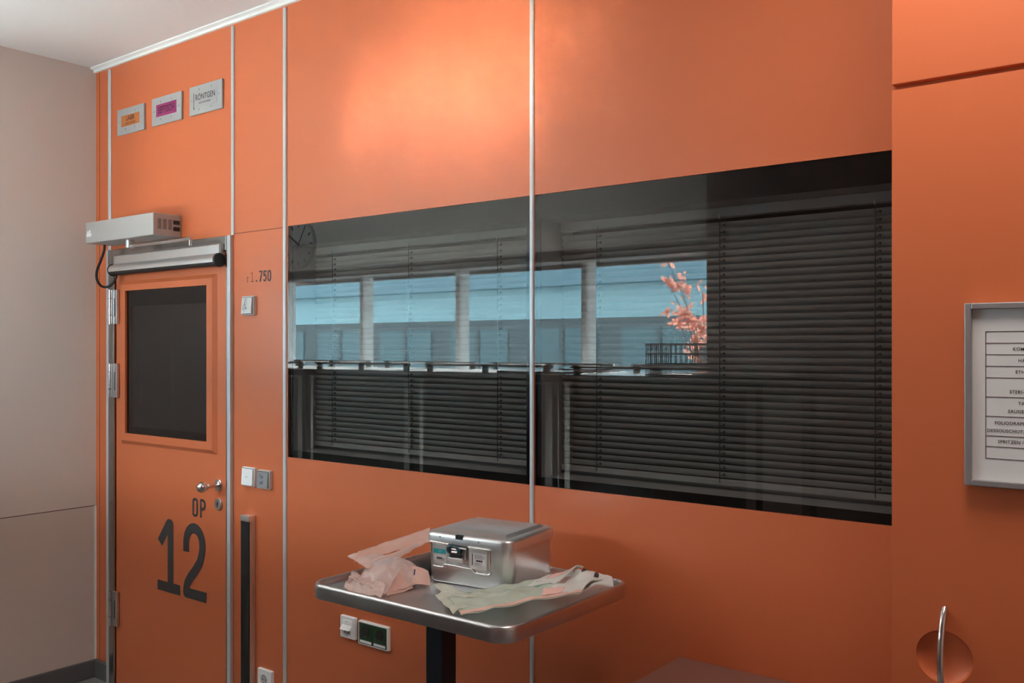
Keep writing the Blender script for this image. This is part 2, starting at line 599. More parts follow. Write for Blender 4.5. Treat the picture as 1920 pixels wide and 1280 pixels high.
# leaf with an opening for the window
px0, px1 = PX(240), PX(393)
pz1, pz0 = PZ(393, 534.5), PZ(393, 827.5)
ox0, ox1 = PX(229), PX(408)
oz1, oz0 = PZ(408, 513), PZ(408, 852)
LY0, LY1 = 0.0, .05
mb = MB()
g = .006
mb.box(lx0 + g, px0, LY0, LY1, .008, leafTop)
mb.box(px1, lx1 - g * .5, LY0, LY1, .008, leafTop)
mb.box(px0, px1, LY0, LY1, .008, pz0)
mb.box(px0, px1, LY0, LY1, pz1, leafTop)
leaf = obj('door_leaf', mb, M['orange'], door)
obj('gap', MB().box(lx0, lx1, LY1 - .005, LY1 + .01, 0, leafTop + .004), M['black'], door)
# raised moulding round the pane
mb = MB()
def ring4(mb, o, i, yo, yi):
    (a0, a1, c0, c1), (b0, b1, d0, d1) = o, i
    V = [(a0, yo, c0), (a1, yo, c0), (a1, yo, c1), (a0, yo, c1), (b0, yi, d0), (b1, yi, d0), (b1, yi, d1), (b0, yi, d1)]
    mb.add(V, [(0, 1, 5, 4), (1, 2, 6, 5), (2, 3, 7, 6), (3, 0, 4, 7)])
s1 = .018
ring4(mb, (ox0, ox1, oz0, oz1), (ox0 + s1, ox1 - s1, oz0 + s1, oz1 - s1), -.0005, -.016)
ring4(mb, (ox0 + s1, ox1 - s1, oz0 + s1, oz1 - s1), (px0, px1, pz0, pz1), -.016, -.016)
ring4(mb, (px0, px1, pz0, pz1), (px0, px1, pz0, pz1), -.016, .02)
mould = obj('window_moulding', mb, M['orange'], door)
obj('window_pane', MB().box(px0, px1, -.006, -.001, pz0, pz1), M['doorglass'], door)
mb = MB()
bd = .022
mb.box(px0, px1, 0, .003, pz1 - .075, pz1)
mb.box(px0, px1, 0, .003, pz0, pz0 + .03)
mb.box(px0, px0 + bd * .5, 0, .003, pz0, pz1)
mb.box(px1 - bd, px1, 0, .003, pz0, pz1)
obj('window_border', mb, M['enamel'], door)
mb = MB()
nsl = 44
zt, zb = pz1 - .07, pz0 + .03
for k in range(nsl):
    z = zb + (zt - zb) * (k + .5) / nsl
    mb.quad((px0, .030, z - .0085), (px1, .030, z - .0085), (px1, .024, z + .0085), (px0, .024, z + .0085))
obj('window_blind', mb, M['blind'], door)
mb = MB()
for pxx in (262, 321, 387):
    X = PX(pxx, .012)
    for k in range(nsl):
        z = zb + (zt - zb) * (k + .5) / nsl
        mb.box(X - .0012, X + .0012, .016, .018, z - .0022, z + .0022)
obj('blind_cord', mb, M['palecord'], door)
# hinges
for (ya, yb) in ((544, 608), (681, 744), (1104, 1168)):
    za, zb_ = PZ(208, yb), PZ(208, ya)
    xc = PX(207, -.02)
    m_ = MB()
    m_.tube([(xc, -.022, za), (xc, -.022, zb_)], .0085, 12)
    h = obj('hinge', m_, M['chrome'], door, smooth=True)
    m_ = MB()
    m_.box(xc, xc + .052, -.0165, -.003, za, zb_)
    obj('hinge_plate', m_, M['steel'], h, bevel=.002)
    m_ = MB()
    m_.box(xc + .030, xc + .036, -.0172, -.0164, za + (zb_ - za) * .22, za + (zb_ - za) * .75)
    obj('slot', m_, M['black'], h)
    m_ = MB()
    for q in (.25, .75):
        zz = za + (zb_ - za) * q
        m_.tube([(xc, -.022, zz - .001), (xc, -.022, zz + .001)], .0089, 12)
    pieces('joint_line', m_, M['black'], h)
# knob and key escutcheon
kx, kz = PX(411), PZ(411, 909)
m_ = MB()
m_.lathe((kx, 0, kz), (0, -1, 0), [(.027, 0), (.027, .006), (.024, .009), (.012, .010), (.0095, .012), (.0095, .056), (.012, .060),
                                  (.018, .064), (.0225, .072), (.024, .082), (.0225, .092), (.017, .101), (.008, .106), (0, .107)], 32)
obj('door_knob', m_, M['chrome'], door, smooth=True)
kz2 = PZ(412, 945)
m_ = MB()
m_.lathe((kx, 0, kz2), (0, -1, 0), [(.026, 0), (.026, .006), (.023, .009), (0, .0095)], 32)
es = obj('key_escutcheon', m_, M['steel'], door, smooth=True)
m_ = MB()
m_.box(kx - .0045, kx + .0045, -.0105, -.009, kz2 - .012, kz2 + .010)
obj('keyhole', m_, M['black'], es, bevel=.002)

# door lettering: OP and 12, drawn as strokes
def arc(cx, cy, rx, ry, a0, a1, n=10):
    return [(cx + rx * cos(radians(a0 + (a1 - a0) * k / n)), cy + ry * sin(radians(a0 + (a1 - a0) * k / n))) for k in range(n + 1)]

YL = -.0012
zl0, zl1 = PZ(385, 1120), PZ(362, 989.5)     # stroke centres, bottom and top
x1a, x1b = PX(301), PX(333)
x2a, x2b = PX(347.5), PX(382)
H = zl1 - zl0
W1 = x1b - x1a
sw = .046
mb = MB()
mb.ribbon([(0, 0), (1, 0)], sw, x1a, zl0, W1, H, YL - .0003, True)
mb.ribbon([(.60, 0), (.60, .985), (.50, .985), (.08, .73)], sw, x1a, zl0, W1, H, YL, True)
W2 = x2b - x2a
two = [(.06, .70)] + [(.06, .76)] + arc(.5, .76, .44, .24, 180, 0, 14) + [(.94, .72), (.90, .62), (.80, .50), (.55, .36), (.30, .25), (.12, .14), (.06, .06), (.06, 0), (1, 0)]
mb.ribbon(two, sw, x2a, zl0, W2, H, YL, True)
obj('number_lettering', mb, M['letter'], door, label='large anthracite number 12')
zo0, zo1 = PZ(375, 968), PZ(375, 937)
xo0, xo1 = PX(362.5), PX(370)
HO = zo1 - zo0
WO = xo1 - xo0
mb = MB()
so = .0115
O_ = arc(.5, .85, .5, .15, 0, 180) + arc(.5, .15, .5, .15, 180, 360) + [(1, .85)]
mb.ribbon(O_, so, xo0, zo0, WO, HO, YL)
P_ = [(0, 0), (0, 1), (.5, 1)] + arc(.5, .74, .5, .26, 90, -90) + [(0, .48)]
xp0 = PX(377)
mb.ribbon(P_, so, xp0, zo0, WO, HO, YL)
obj('word_lettering', mb, M['letter'], door, label='small OP lettering')

# ================================================================== windows 1 and 2
def window(n, x0, x1, lab, sideL=.020, sideR=.020):
    wn = thing('window_%d' % n, lab, None, (x0, 0, wBot), kind='structure')
    obj('pane', MB().box(x0, x1, -.001, .006, wBot + .002, wTop - .002), M['glass'], wn)
    m_ = MB()
    tb, bb = .080, .028
    m_.box(x0, x1, .007, .010, wTop - tb, wTop)
    m_.box(x0, x1, .007, .010, wBot, wBot + bb)
    m_.box(x0, x0 + sideL, .007, .010, wBot, wTop)
    m_.box(x1 - sideR, x1, .007, .010, wBot, wTop)
    obj('enamel_border', m_, M['enamel'], wn)
    D = .19
    m_ = MB()
    t = .012
    a0, a1, z0, z1 = x0 + sideL, x1 - sideR, wBot + bb, wTop - tb
    m_.box(a0 - t, a0, .011, D, z0 - t, z1 + t)
    m_.box(a1, a1 + t, .011, D, z0 - t, z1 + t)
    m_.box(a0, a1, .011, D, z1, z1 + t)
    m_.box(a0, a1, .011, D, z0 - t, z0)
    obj('reveal', m_, M['reveal'], wn)
    obj('dark_backing', MB().box(a0, a1, D, D + .006, z0, z1), M['dark'], wn)  # opaque dark sheet, the unlit room behind put into its colour
    return a0, a1, z0, z1

def blind(a0, a1, z0, z1, cordpx, lab):
    Yb = .125
    b_ = thing('venetian_blind', lab, 'blind', ((a0 + a1) / 2, Yb, z0), group='closed blinds behind the dark window panes')
    obj('head_rail', MB().box(a0 + .004, a1 - .004, Yb - .016, Yb + .016, z1 - .030, z1 - .001), M['blind'], b_, bevel=.002)
    zt, zb = z1 - .034, z0 + .032
    pitch = .0207
    n = int((zt - zb) / pitch)
    m_ = MB()
    hw, til = .0130, radians(50)
    for k in range(n):
        zc = zb + pitch * (k + .5)
        prof = []
        for q in range(6):
            s = -1 + 2 * q / 5
            cr = .0034 * (1 - s * s)
            # room edge up, slats closed
            yy = -s * hw * cos(til) - cr * sin(til)
            zz = s * hw * sin(til) - cr * cos(til)
            prof.append((Yb + yy, zc + zz))
        V = [(a0 + .006, y, z) for y, z in prof] + [(a1 - .006, y, z) for y, z in prof]
        m_.add(V, [(q, q + 1, 6 + q + 1, 6 + q) for q in range(5)])
    sl = obj('slats', m_, M['blind'], b_, smooth=True)
    obj('bottom_rail', MB().box(a0 + .005, a1 - .005, Yb - .012, Yb + .012, z0 + .012, z0 + .030), M['blind'], b_, bevel=.003)
    for pxx in cordpx:
        X = PX(pxx, Yb - .02)
        if not a0 < X < a1:
            continue
        m_ = MB()
        m_.tube([(X, Yb - .015, z0 + .02), (X, Yb - .015, z1 - .03)], .0013, 6)
        for k in range(n):
            zc = zb + pitch * (k + .5)
            m_.box(X + .009, X + .013, Yb - .011, Yb - .008, zc - .003, zc + .004)
            m_.quad((X, Yb - .0145, zc - .004), (X, Yb - .0145, zc - .002), (X + .012, Yb - .0085, zc + .004), (X + .012, Yb - .0085, zc + .002))
        cd = obj('ladder_cord', m_, M['cord'], b_)
        m_ = MB()
        m_.box(X - .002, X + .002, Yb - .021, Yb - .017, z1 - .034, z1 - .022)
        obj('cord_clip', m_, M['white'], cd)
    return b_

q = window(1, w1a, w1b, 'dark glass window left of the middle joint strip, with closed blinds behind')
blind(*q, (621, 764, 931), 'closed grey venetian blind behind the left dark pane')
q = window(2, w2a, w2b, 'dark glass window right of the middle joint strip, reaching the tall cabinet', sideR=.045)
blind(*q, (1117, 1348, 1640), 'closed grey venetian blind behind the right dark pane beside the tall cabinet')

# ================================================================== tall cabinet at the right
cabX1 = CABX + 1.2
cab = thing('tall_cabinet', 'tall orange built-in cabinet with bow handle at the right of the windows', 'cabinet', (CABX, 0, 0))
obj('carcass', MB().box(CABX + .001, cabX1, CABF + .022, -.002, 0.0, CEIL - .002), M['cab'], cab)
zg = 2.1615
# upper and lower doors; the lower one has a round finger dish
obj('upper_door', MB().box(CABX, CABX + .598, CABF, CABF + .020, zg + .006, CEIL - .004), M['cab'], cab, bevel=.0015)
hx, hz = PX(1770.5, CABF), 1.058
hr = .051
def door_with_dish(x0, x1, z0, z1, cx, cz, r, y):
    m_ = MB()
    sq = r * 1.35
    n = 48
    ring = [(cx + r * cos(2 * pi * k / n), cz + r * sin(2 * pi * k / n)) for k in range(n)]
    outer = []
    for k in range(n):
        c_, s_ = cos(2 * pi * k / n), sin(2 * pi * k / n)
        q_ = sq / max(abs(c_), abs(s_))
        outer.append((cx + q_ * c_, cz + q_ * s_))
    V = [(a, y, b) for a, b in ring] + [(a, y, b) for a, b in outer]
    m_.add(V, [(k, (k + 1) % n, n + (k + 1) % n, n + k) for k in range(n)])
    m_.quad((x0, y, z0), (x1, y, z0), (x1, y, cz - sq), (x0, y, cz - sq))
    m_.quad((x0, y, cz + sq), (x1, y, cz + sq), (x1, y, z1), (x0, y, z1))
    m_.quad((x0, y, cz - sq), (cx - sq, y, cz - sq), (cx - sq, y, cz + sq), (x0, y, cz + sq))
    m_.quad((cx + sq, y, cz - sq), (x1, y, cz - sq), (x1, y, cz + sq), (cx + sq, y, cz + sq))
    t = .020
    m_.quad((x0, y, z0), (x0, y, z1), (x0, y + t, z1), (x0, y + t, z0))
    m_.quad((x1, y, z0), (x1, y, z1), (x1, y + t, z1), (x1, y + t, z0))
    m_.quad((x0, y, z1), (x1, y, z1), (x1, y + t, z1), (x0, y + t, z1))
    m_.quad((x0, y, z0), (x1, y, z0), (x1, y + t, z0), (x0, y + t, z0))
    return m_
ld = obj('lower_door', door_with_dish(CABX, CABX + .598, .10, zg - .005, hx, hz, hr, CABF), M['cab'], cab)
mb = MB()
prof = [(hr * cos(a), .019 * (1 - (cos(a)) ** 2) ** .5) for a in [k * pi / 2 / 8 for k in range(9)]]
mb.lathe((hx, CABF, hz), (0, 1, 0), prof, 48)
mb.f = [f for f in mb.f if len(f) < 10]
obj('finger_dish', mb, M['cab'], ld, smooth=True)
mb = MB()
pts, rad = [], []
for k in range(25):
    s = -1 + k / 12
    pts.append((hx, CABF + .004 - .034 * (1 - s * s) ** .8, hz + s * .093))
    rad.append(.0062)
mb.tube(pts, rad, 12)
obj('handle', mb, M['chrome'], ld, smooth=True)
obj('right_upper_door', MB().box(CABX + .602, cabX1, CABF, CABF + .020, zg + .006, CEIL - .004), M['cab'], cab, bevel=.0015)
obj('right_lower_door', MB().box(CABX + .602, cabX1, CABF, CABF + .020, .10, zg - .005), M['cab'], cab, bevel=.0015)

# framed list on the cabinet
fx0 = PX(1808, CABF - .02)
fz1, fz0 = PZ(1808, 568.5, CABF - .02), PZ(1808, 909, CABF - .02)
fx1 = fx0 + .465
pf = thing('framed_list', 'grey framed printed supply list hanging on the orange tall cabinet', 'poster', (fx0, CABF, fz0))
bw = PX(1820.5, CABF - .02) - fx0
mb = MB()
yf0, yf1 = CABF - .020, CABF - .0005
mb.box(fx0, fx0 + bw, yf0, yf1, fz0, fz1)
mb.box(fx1 - bw, fx1, yf0, yf1, fz0, fz1)
mb.box(fx0 + bw, fx1 - bw, yf0, yf1, fz0, fz0 + bw)
mb.box(fx0 + bw, fx1 - bw, yf0, yf1, fz1 - bw, fz1)
obj('frame', mb, M['pframe'], pf, bevel=.0015)
YP = CABF - .009
sheet = obj('sheet', MB().box(fx0 + bw * .9, fx1 - bw * .9, YP, YP + .006, fz0 + bw * .9, fz1 - bw * .9), M['paper'], pf)
YI = YP - .0006
tx0 = PX(1848.5, YP)
tx1 = fx1 - bw - (tx0 - fx0 - bw)
rows = [PZ(1848, y, YP) for y in (621.5, 643, 664.5, 686, 707.5, 743.5, 779.5, 816, 836, 858.5)]
mb = MB()
for z in rows:
    mb.box(tx0, tx1, YI, YI + .0004, z - .0006, z + .0006)
for x in (tx0, tx1):
    mb.box(x - .0007, x + .0007, YI, YI + .0004, rows[-1] - .0006, rows[0] + .0006)
obj('table_rules', mb, M['brownink'], sheet)
for s, px_, y_ in (('KOMPR', 1899, 654.5), ('HAN', 1909, 676), ('ETHI', 1904, 697.5), ('STERI-STR', 1893, 734.5), ('TAPE', 1909, 756.5),
                   ('SAUGERSC', 1890, 771), ('FOLIODRAPE / R\u00d6N', 1865, 792.5), ('DESSOUSCHUTZ / LOCH', 1851, 806.5), ('SPRITZEN / SKAL', 1871, 827.5)):
    X, Z = PX(px_, YP), PZ(px_, y_, YP)
    text('print_line', s, .0082, M['ink'], sheet, (X, YI, Z), sx=.98, bold=.0001, spacing=1.08)

# desk under the right end of the window
dz = .769
dxa = PX(1275)
dk = thing('desk', 'brown low worktop against the orange wall beside the tall cabinet', 'desk', (dxa, 0, 0))
obj('worktop', MB().box(dxa, CABX - .004, -.60, -.002, dz - .03, dz), M['desk'], dk, bevel=.003)
obj('side_panel', MB().box(dxa + .03, dxa + .05, -.56, -.02, 0, dz - .03), M['desk'], dk)
obj('side_panel', MB().box(CABX - .03, CABX - .01, -.56, -.02, 0, dz - .03), M['desk'], dk)

# ================================================================== things on the wall
# lit signs over the door
def sign(x0p, x1p, ytl, ybl, ytr, ybr, lab, film_mat, filmrect, words):
    YS = -.010
    x0, x1 = PX(x0p, YS), PX(x1p, YS)
    z1 = (PZ(x0p, ytl, YS) + PZ(x1p, ytr, YS)) / 2
    z0 = (PZ(x0p, ybl, YS) + PZ(x1p, ybr, YS)) / 2
    s = thing('warning_sign', lab, 'sign', ((x0 + x1) / 2, 0, z0), group='three square signs above the door')
    obj('plate', MB().box(x0, x1, YS, 0, z0, z1), M['signwh'], s, bevel=.0015)
    W_, H_ = x1 - x0, z1 - z0
    a0, a1, b0, b1 = filmrect
    X0, X1, Z0, Z1 = x0 + a0 * W_, x0 + a1 * W_, z0 + b0 * H_, z0 + b1 * H_
    fl = obj('display_window', MB().box(X0, X1, YS - .001, YS, Z0, Z1), film_mat, s)
    for (t_, sz, cx, cz, sx_, ink, bold) in words:
        text('lettering', t_, sz, M[ink], s, (X0 + cx * (X1 - X0), YS - .0018, Z0 + cz * (Z1 - Z0)), 'CENTER', sx=sx_, bold=bold)
    m_ = MB()
    for ax, az in ((a0 + .22 * (a1 - a0), b1 + .1), (a0 + .75 * (a1 - a0), b1 + .1), (a0 + .22 * (a1 - a0), b0 - .1), (a0 + .75 * (a1 - a0), b0 - .1), (a0 - .07, (b0 + b1) / 2), (a1 + .06, (b0 + b1) / 2)):
        m_.box(x0 + ax * W_ - .0022, x0 + ax * W_ + .0022, YS - .0012, YS, z0 + az * H_ - .0035, z0 + az * H_ + .0035)
    pieces('screw', m_, M['greyplastic'], s)
    if film_mat is M['signwh']:
        obj('bracket_line', MB().box(X0 - .002, X0 + .0015, YS - .0012, YS, Z0 - .01, Z1), M['ink'], s)
    return s

sign(219.8, 269.8, 207.5, 255, 192.5, 242.5, 'square white sign plate with orange LASER window, leftmost above the door', M['signor'], (.16, .84, .30, .72),
     [('LASER', .030, .52, .66, .9, 'ink', .0004), ('nicht eintreten', .018, .52, .24, .85, 'ink', 0)])
sign(284.5, 340.2, 186.5, 237.5, 169.5, 222.5, 'square white sign plate with magenta SEPTISCH window, in the middle above the door', M['signma'], (.16, .84, .29, .73),
     [('SEPTISCH', .046, .5, .48, .68, 'ink', .0003)])
sign(355, 416, 164, 217, 147.5, 203, 'square white sign plate with black R\u00d6NTGEN lettering, rightmost above the door', M['signwh'], (.15, .86, .26, .75),
     [('R\u00d6NTGEN', .036, .50, .62, .86, 'ink', .0003), ('nicht eintreten', .018, .48, .24, .85, 'ink', 0)])

# door operator
bx0, bx1, by, bz0, bz1 = -4.351, -3.76, -.139, 2.146, 2.246
op = thing('door_operator', 'long grey automatic door opener box mounted above the orange door', 'door opener', ((bx0 + bx1) / 2, 0, bz0))
obj('cover', MB().box(bx0, bx1, by, 0, bz0, bz1), M['opener'], op, bevel=.004)
mb = MB()
for c in range(3):
    for r in range(9):
        yy = by + .022 + c * .026
        zz = bz0 + .030 + r * .0052
        mb.box(bx1 + .0003, bx1 + .0012, yy, yy + .017, zz, zz + .0022)
obj('vent_slots', mb, M['black'], op)
mb = MB()
for zz in (bz0 + .026, bz0 + .055):
    mb.box(bx1 + .0003, bx1 + .002, by + .098, by + .130, zz, zz + .018)
pieces('rocker_switch', mb, M['black'], op)
mb = MB()
mb.box(bx0 + .012, bx0 + .055, by - .0012, by, bz0 + .032, bz0 + .046)
mb.box(bx0 + .018, bx0 + .030, by - .0012, by, bz0 + .046, bz0 + .058)
mb.box(bx0 + .036, bx0 + .046, by - .0012, by, bz0 + .046, bz0 + .062)
obj('maker_mark', mb, M['white'], op)
yA = -.085
pA, pB = P(243, 459, yA), P(357, 457.5, yA)
mb = MB()
mb.tube([(pA.x, yA, bz0 + .002), (pA.x, yA, pA.z - .014)], .019, 14)
obj('arm_pivot', mb, M['steel'], op, smooth=True)
mb = MB()
mb.tube([(pA.x - .02, yA, pA.z - .006), (pB.x + .012, yA, pA.z - .006)], .0085, 10)
mb.tube([(pB.x, yA, pA.z - .006), (pB.x, yA, pA.z - .036)], .007, 10)
obj('arm', mb, M['chrome'], op, smooth=True)
mb = MB()
mb.box(PX(250, -.03), PX(372, -.03), -.034, -.013, pA.z - .04, pA.z - .012)
cab_pts = [P(196, 455, -.06), P(195, 470, -.06), P(189, 488, -.065), P(182, 506, -.065), P(181, 520, -.06), P(185, 531, -.055), P(193, 537.5, -.05), P(203, 537, -.045), P(212, 530, -.04), P(217, 520, -.035), P(219, 508, -.03)]
sm = []
for i in range(len(cab_pts) - 1):
    p0, p1, p2, p3 = cab_pts[max(i - 1, 0)], cab_pts[i], cab_pts[i + 1], cab_pts[min(i + 2, len(cab_pts) - 1)]
    for k in range(5):
        t = k / 5
        sm.append(.5 * ((2 * p1) + (p2 - p0) * t + (2 * p0 - 5 * p1 + 4 * p2 - p3) * t * t + (3 * p1 - p0 - 3 * p2 + p3) * t ** 3))
sm.append(cab_pts[-1])
mb = MB()
mb.tube(sm, .0062, 10)
obj('cable', mb, M['black'], op, smooth=True, label='black looped cable')

# safety sensor bar across the door
sx0, sx1 = -4.292, -3.418
sz1 = 2.093
sb = thing('sensor_bar', 'silver safety sensor bar with black underside across the door top', 'sensor', ((sx0 + sx1) / 2, 0, 2.0))
prof = [(-.004, sz1), (-.030, sz1), (-.034, sz1 - .004), (-.034, sz1 - .040), (-.040, sz1 - .046)]
for k in range(6):
    a = radians(110 + k * 18)
    prof.append((-.036 + .026 * cos(a), sz1 - .071 + .026 * sin(a)))
prof += [(-.020, sz1 - .070), (-.004, sz1 - .070)]
obj('housing', MB().prism(prof, sx0 + .008, sx1 - .012), M['alu'], sb, smooth=True)
mb = MB()
prof2 = [(-.004, sz1 - .071), (-.0615, sz1 - .071)] + [(-.036 + .0255 * cos(radians(185 + k * 17)), sz1 - .071 + .0255 * sin(radians(185 + k * 17))) for k in range(9)] + [(-.004, sz1 - .09)]
mb.prism(prof2, sx0 + .008, sx1 - .012)
obj('sensor_window', mb, M['black'], sb)
for xa, xb in ((sx0, sx0 + .008), (sx1 - .012, sx1)):
    mb = MB()
    mb.lathe((xa, -.034, sz1 - .070), (1, 0, 0), [(.0285, 0), (.030, .002), (.030, xb - xa - .002), (.0285, xb - xa)], 24)
    obj('end_cap', mb, M['black'], sb, smooth=True)
obj('end_plate', MB().box(sx1 - .012, sx1 - .008, -.034, -.004, sz1 - .045, sz1), M['alu'], sb)

# room number, fine and bold strokes straight on the wall
rn = thing('room_number', 'small dark room number c1.750 on the orange wall right of the door', 'lettering', (PX(485), 0, PZ(485, 525)))
YN = -.0008
zb_, zt_ = PZ(505, 525.5), PZ(505, 507.5)
hN = zt_ - zb_
def px_w(a, b):
    return PX(a), PX(b) - PX(a)
mb = MB()
xa, wa = px_w(463.5, 466.2)
mb.ribbon([(1, .5)] + arc(.5, .38, .5, .12, 60, 180) + [(0, .14)] + arc(.5, .12, .5, .12, 180, 300), .0022, xa, zb_, wa, hN, YN)
xa, wa = px_w(471, 475.5)
mb.ribbon([(0, 0), (1, 0)], .0025, xa, zb_, wa, hN, YN)
mb.ribbon([(.5, 0), (.5, 1), (.1, .82)], .0025, xa, zb_, wa, hN, YN)
obj('thin_digits', mb, M['ink'], rn)
mb = MB()
sn = .0072
xa, wa = px_w(481, 482)
mb.ribbon([(0, .04), (.3, .04)], .009, xa, zb_, wa, hN, YN)
xa, wa = px_w(487, 491.3)
mb.ribbon([(0, 1), (1, 1), (.25, 0)], sn, xa, zb_, wa, hN, YN)
xa, wa = px_w(495, 499)
mb.ribbon([(1, 1), (.05, 1), (0, .56), (.5, .60)] + arc(.5, .32, .5, .30, 80, -80) + [(.3, .0), (0, .1)], sn, xa, zb_, wa, hN, YN)
xa, wa = px_w(503, 507.5)
mb.ribbon(arc(.5, .80, .5, .2, 0, 180) + arc(.5, .2, .5, .2, 180, 360) + [(1, .8)], sn, xa, zb_, wa, hN, YN)
obj('bold_digits', mb, M['ink'], rn)

def plate_box(name, lab, cat, x0p, x1p, yt, yb, depth, mt, group=None, rad=.003, ref=None):
    """flush wall device: pixel box of its front face (left and right column, top and bottom row at the left edge)"""
    Y = -depth
    x0, x1 = PX(x0p, Y), PX(x1p, Y)
    z1, z0 = PZ(x0p, yt, Y), PZ(x0p, yb, Y)
    t = thing(name, lab, cat, ((x0 + x1) / 2, 0, z0), group=group)
    m_ = MB()
    m_.rr((x0 + x1) / 2, (z0 + z1) / 2, x1 - x0, z1 - z0, rad, [(0, 0), (0, depth - .002), (.002, depth)], plane='xz')
    obj('cover_frame', m_, mt, t, smooth=True)
    return t, x0, x1, z0, z1, Y

def rocker(t, x0, x1, z0, z1, Y, mt, ins=.008, tip=.006, flip=1):
    m_ = MB()
    a0, a1, b0, b1 = x0 + ins, x1 - ins, z0 + ins, z1 - ins
    ya, yb = Y - .0035, Y - .0035 - tip
    V = [(a0, Y, b0), (a1, Y, b0), (a1, Y, b1), (a0, Y, b1), (a0, yb, b0), (a1, yb, b0), (a1, ya, b1), (a0, ya, b1)]
    m_.add(V, [(0, 1, 2, 3), (4, 5, 6, 7), (0, 1, 5, 4), (1, 2, 6, 5), (2, 3, 7, 6), (3, 0, 4, 7)])
    r = obj('rocker', m_, mt, t, bevel=.001)
    m_ = MB()
    m_.box(a0 - .002, a1 + .002, Y - .0006, Y, b0 - .002, b1 + .002)
    obj('shadow_gap', m_, M['black'], t)
    return a0, a1, b0, b1, (ya + yb) / 2

# silver switch with a symbol
t, x0, x1, z0, z1, Y = plate_box('push_switch', 'silver square push switch with scribbled symbol beneath the room number', 'switch', 453.3, 475, 555.5, 591, .016, M['silver'])
a0, a1, b0, b1, ym = rocker(t, x0, x1, z0, z1, Y, M['silver'], ins=.006)
mb = MB()
mb.ribbon([(.62, .92), (.50, .60), (.66, .30), (.78, .34)], .003, a0, b0, (a1 - a0) * .8, b1 - b0, Y - .0105)
mb.ribbon([(.5, .62), (.3, .5), (.22, .32), (.34, .24), (.48, .34), (.42, .46)], .0018, a0, b0, (a1 - a0) * .8, b1 - b0, Y - .0105)
obj('symbol', mb, M['ink'], t)
# white light switch and the grey door button
t, x0, x1, z0, z1, Y = plate_box('light_switch', 'white rocker light switch left of the grey T\u00fcr auf button', 'switch', 453.4, 476.2, 874.5, 909.5, .013, M['plastic'])
a0, a1, b0, b1, ym = rocker(t, x0, x1, z0, z1, Y, M['plastic'], ins=.005, tip=.004)
obj('mark', MB().box((a0 + a1) / 2 - .008, (a0 + a1) / 2 + .006, Y - .0085, Y - .006, (b0 + b1) / 2, (b0 + b1) / 2 + .001), M['greyplastic'], t)
t, x0, x1, z0, z1, Y = plate_box('door_button', 'grey T\u00fcr auf door button right of the white light switch', 'switch', 481.5, 505, 880, 914.5, .016, M['silver'])
a0, a1, b0, b1, ym = rocker(t, x0, x1, z0, z1, Y, M['greyplastic'], ins=.006, tip=.004)
text('lettering', 'T\u00fcr', .020, M['ink'], t, ((a0 + a1) / 2, Y - .0088, (b0 + b1) / 2 + .012), 'CENTER', sx=.8, bold=.0003)
text('lettering', 'auf', .020, M['ink'], t, ((a0 + a1) / 2, Y - .0092, (b0 + b1) / 2 - .011), 'CENTER', sx=.8, bold=.0003)

# long black crash strip
Yc = -.030
c0, c1 = PX(451.2, Yc), PX(467.5, Yc)
zc1 = PZ(459, 966, Yc)
st = thing('contact_strip', 'tall black contact strip with aluminium sides standing right of the door', 'strip', ((c0 + c1) / 2, 0, .12))
obj('channel', MB().box(c0, c1, Yc + .004, 0, .12, zc1 - .002), M['alu'], st)
obj('rubber_face', MB().box(c0 + .001, c1 - .004, Yc, Yc + .005, .12, zc1 - .024), M['black'], st)
obj('end_cap', MB().box(c0 - .001, c1 + .001, Yc - .002, 0, zc1 - .025, zc1), M['alu'], st, bevel=.002)

# sockets
def schuko(t, cx, cz, Y, r, mt, holemat):
    m_ = MB()
    m_.lathe((cx, Y, cz), (0, -1, 0), [(r + .0025, 0), (r + .0025, .0016), (r, .0016), (r, .0004)], 28)
    m_.f = m_.f[:-1]
    s = obj('socket_well', m_, mt, t, smooth=True)
    m_ = MB()
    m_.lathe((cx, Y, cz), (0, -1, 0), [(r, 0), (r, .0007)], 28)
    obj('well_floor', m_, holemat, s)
    m_ = MB()
    for d in (-.0095, .0095):
        m_.lathe((cx + d, Y, cz), (0, -1, 0), [(.0028, 0), (.0028, .0012)], 10)
    pieces('pin_hole', m_, M['black'], s)
    m_ = MB()
    for d in (-1, 1):
        m_.box(cx - .002, cx + .002, Y - .0014, Y, cz + d * r * .86 - .002, cz + d * r * .86 + .002)
    pieces('earth_clip', m_, M['chrome'], s)

t, x0, x1, z0, z1, Y = plate_box('wall_socket', 'white single power socket low on the wall beside the black strip', 'socket', 482.5, 508.5, 1251, 1287, .014, M['plastic'])
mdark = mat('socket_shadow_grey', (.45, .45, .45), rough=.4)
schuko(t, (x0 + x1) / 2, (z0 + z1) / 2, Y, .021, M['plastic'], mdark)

t, x0, x1, z0, z1, Y = plate_box('network_socket', 'white network socket with sloping hood left of the green socket pair', 'socket', 637.5, 665.2, 1152, 1192.5, .013, M['plastic'])
xm, zm = (x0 + x1) / 2, (z0 + z1) / 2
mb = MB()
mb.rr(xm, zm, (x1 - x0) * .68, (z1 - z0) * .70, .008, [(0, -Y - .001), (0, -Y + .0022), (.001, -Y + .003)], plane='xz')
obj('insert', mb, M['plastic'], t, smooth=True)
mb = MB()
hwx = (x1 - x0) * .32
mb.add([(xm - hwx, Y - .003, zm + .010), (xm + hwx, Y - .003, zm + .010), (xm + hwx, Y - .016, zm - .006), (xm - hwx, Y - .016, zm - .006),
        (xm - hwx, Y - .003, zm - .006), (xm + hwx, Y - .003, zm - .006)], [(0, 1, 2, 3), (4, 5, 2, 3), (0, 3, 4), (1, 2, 5)])
obj('hood', mb, M['plastic'], t)
mb = MB()
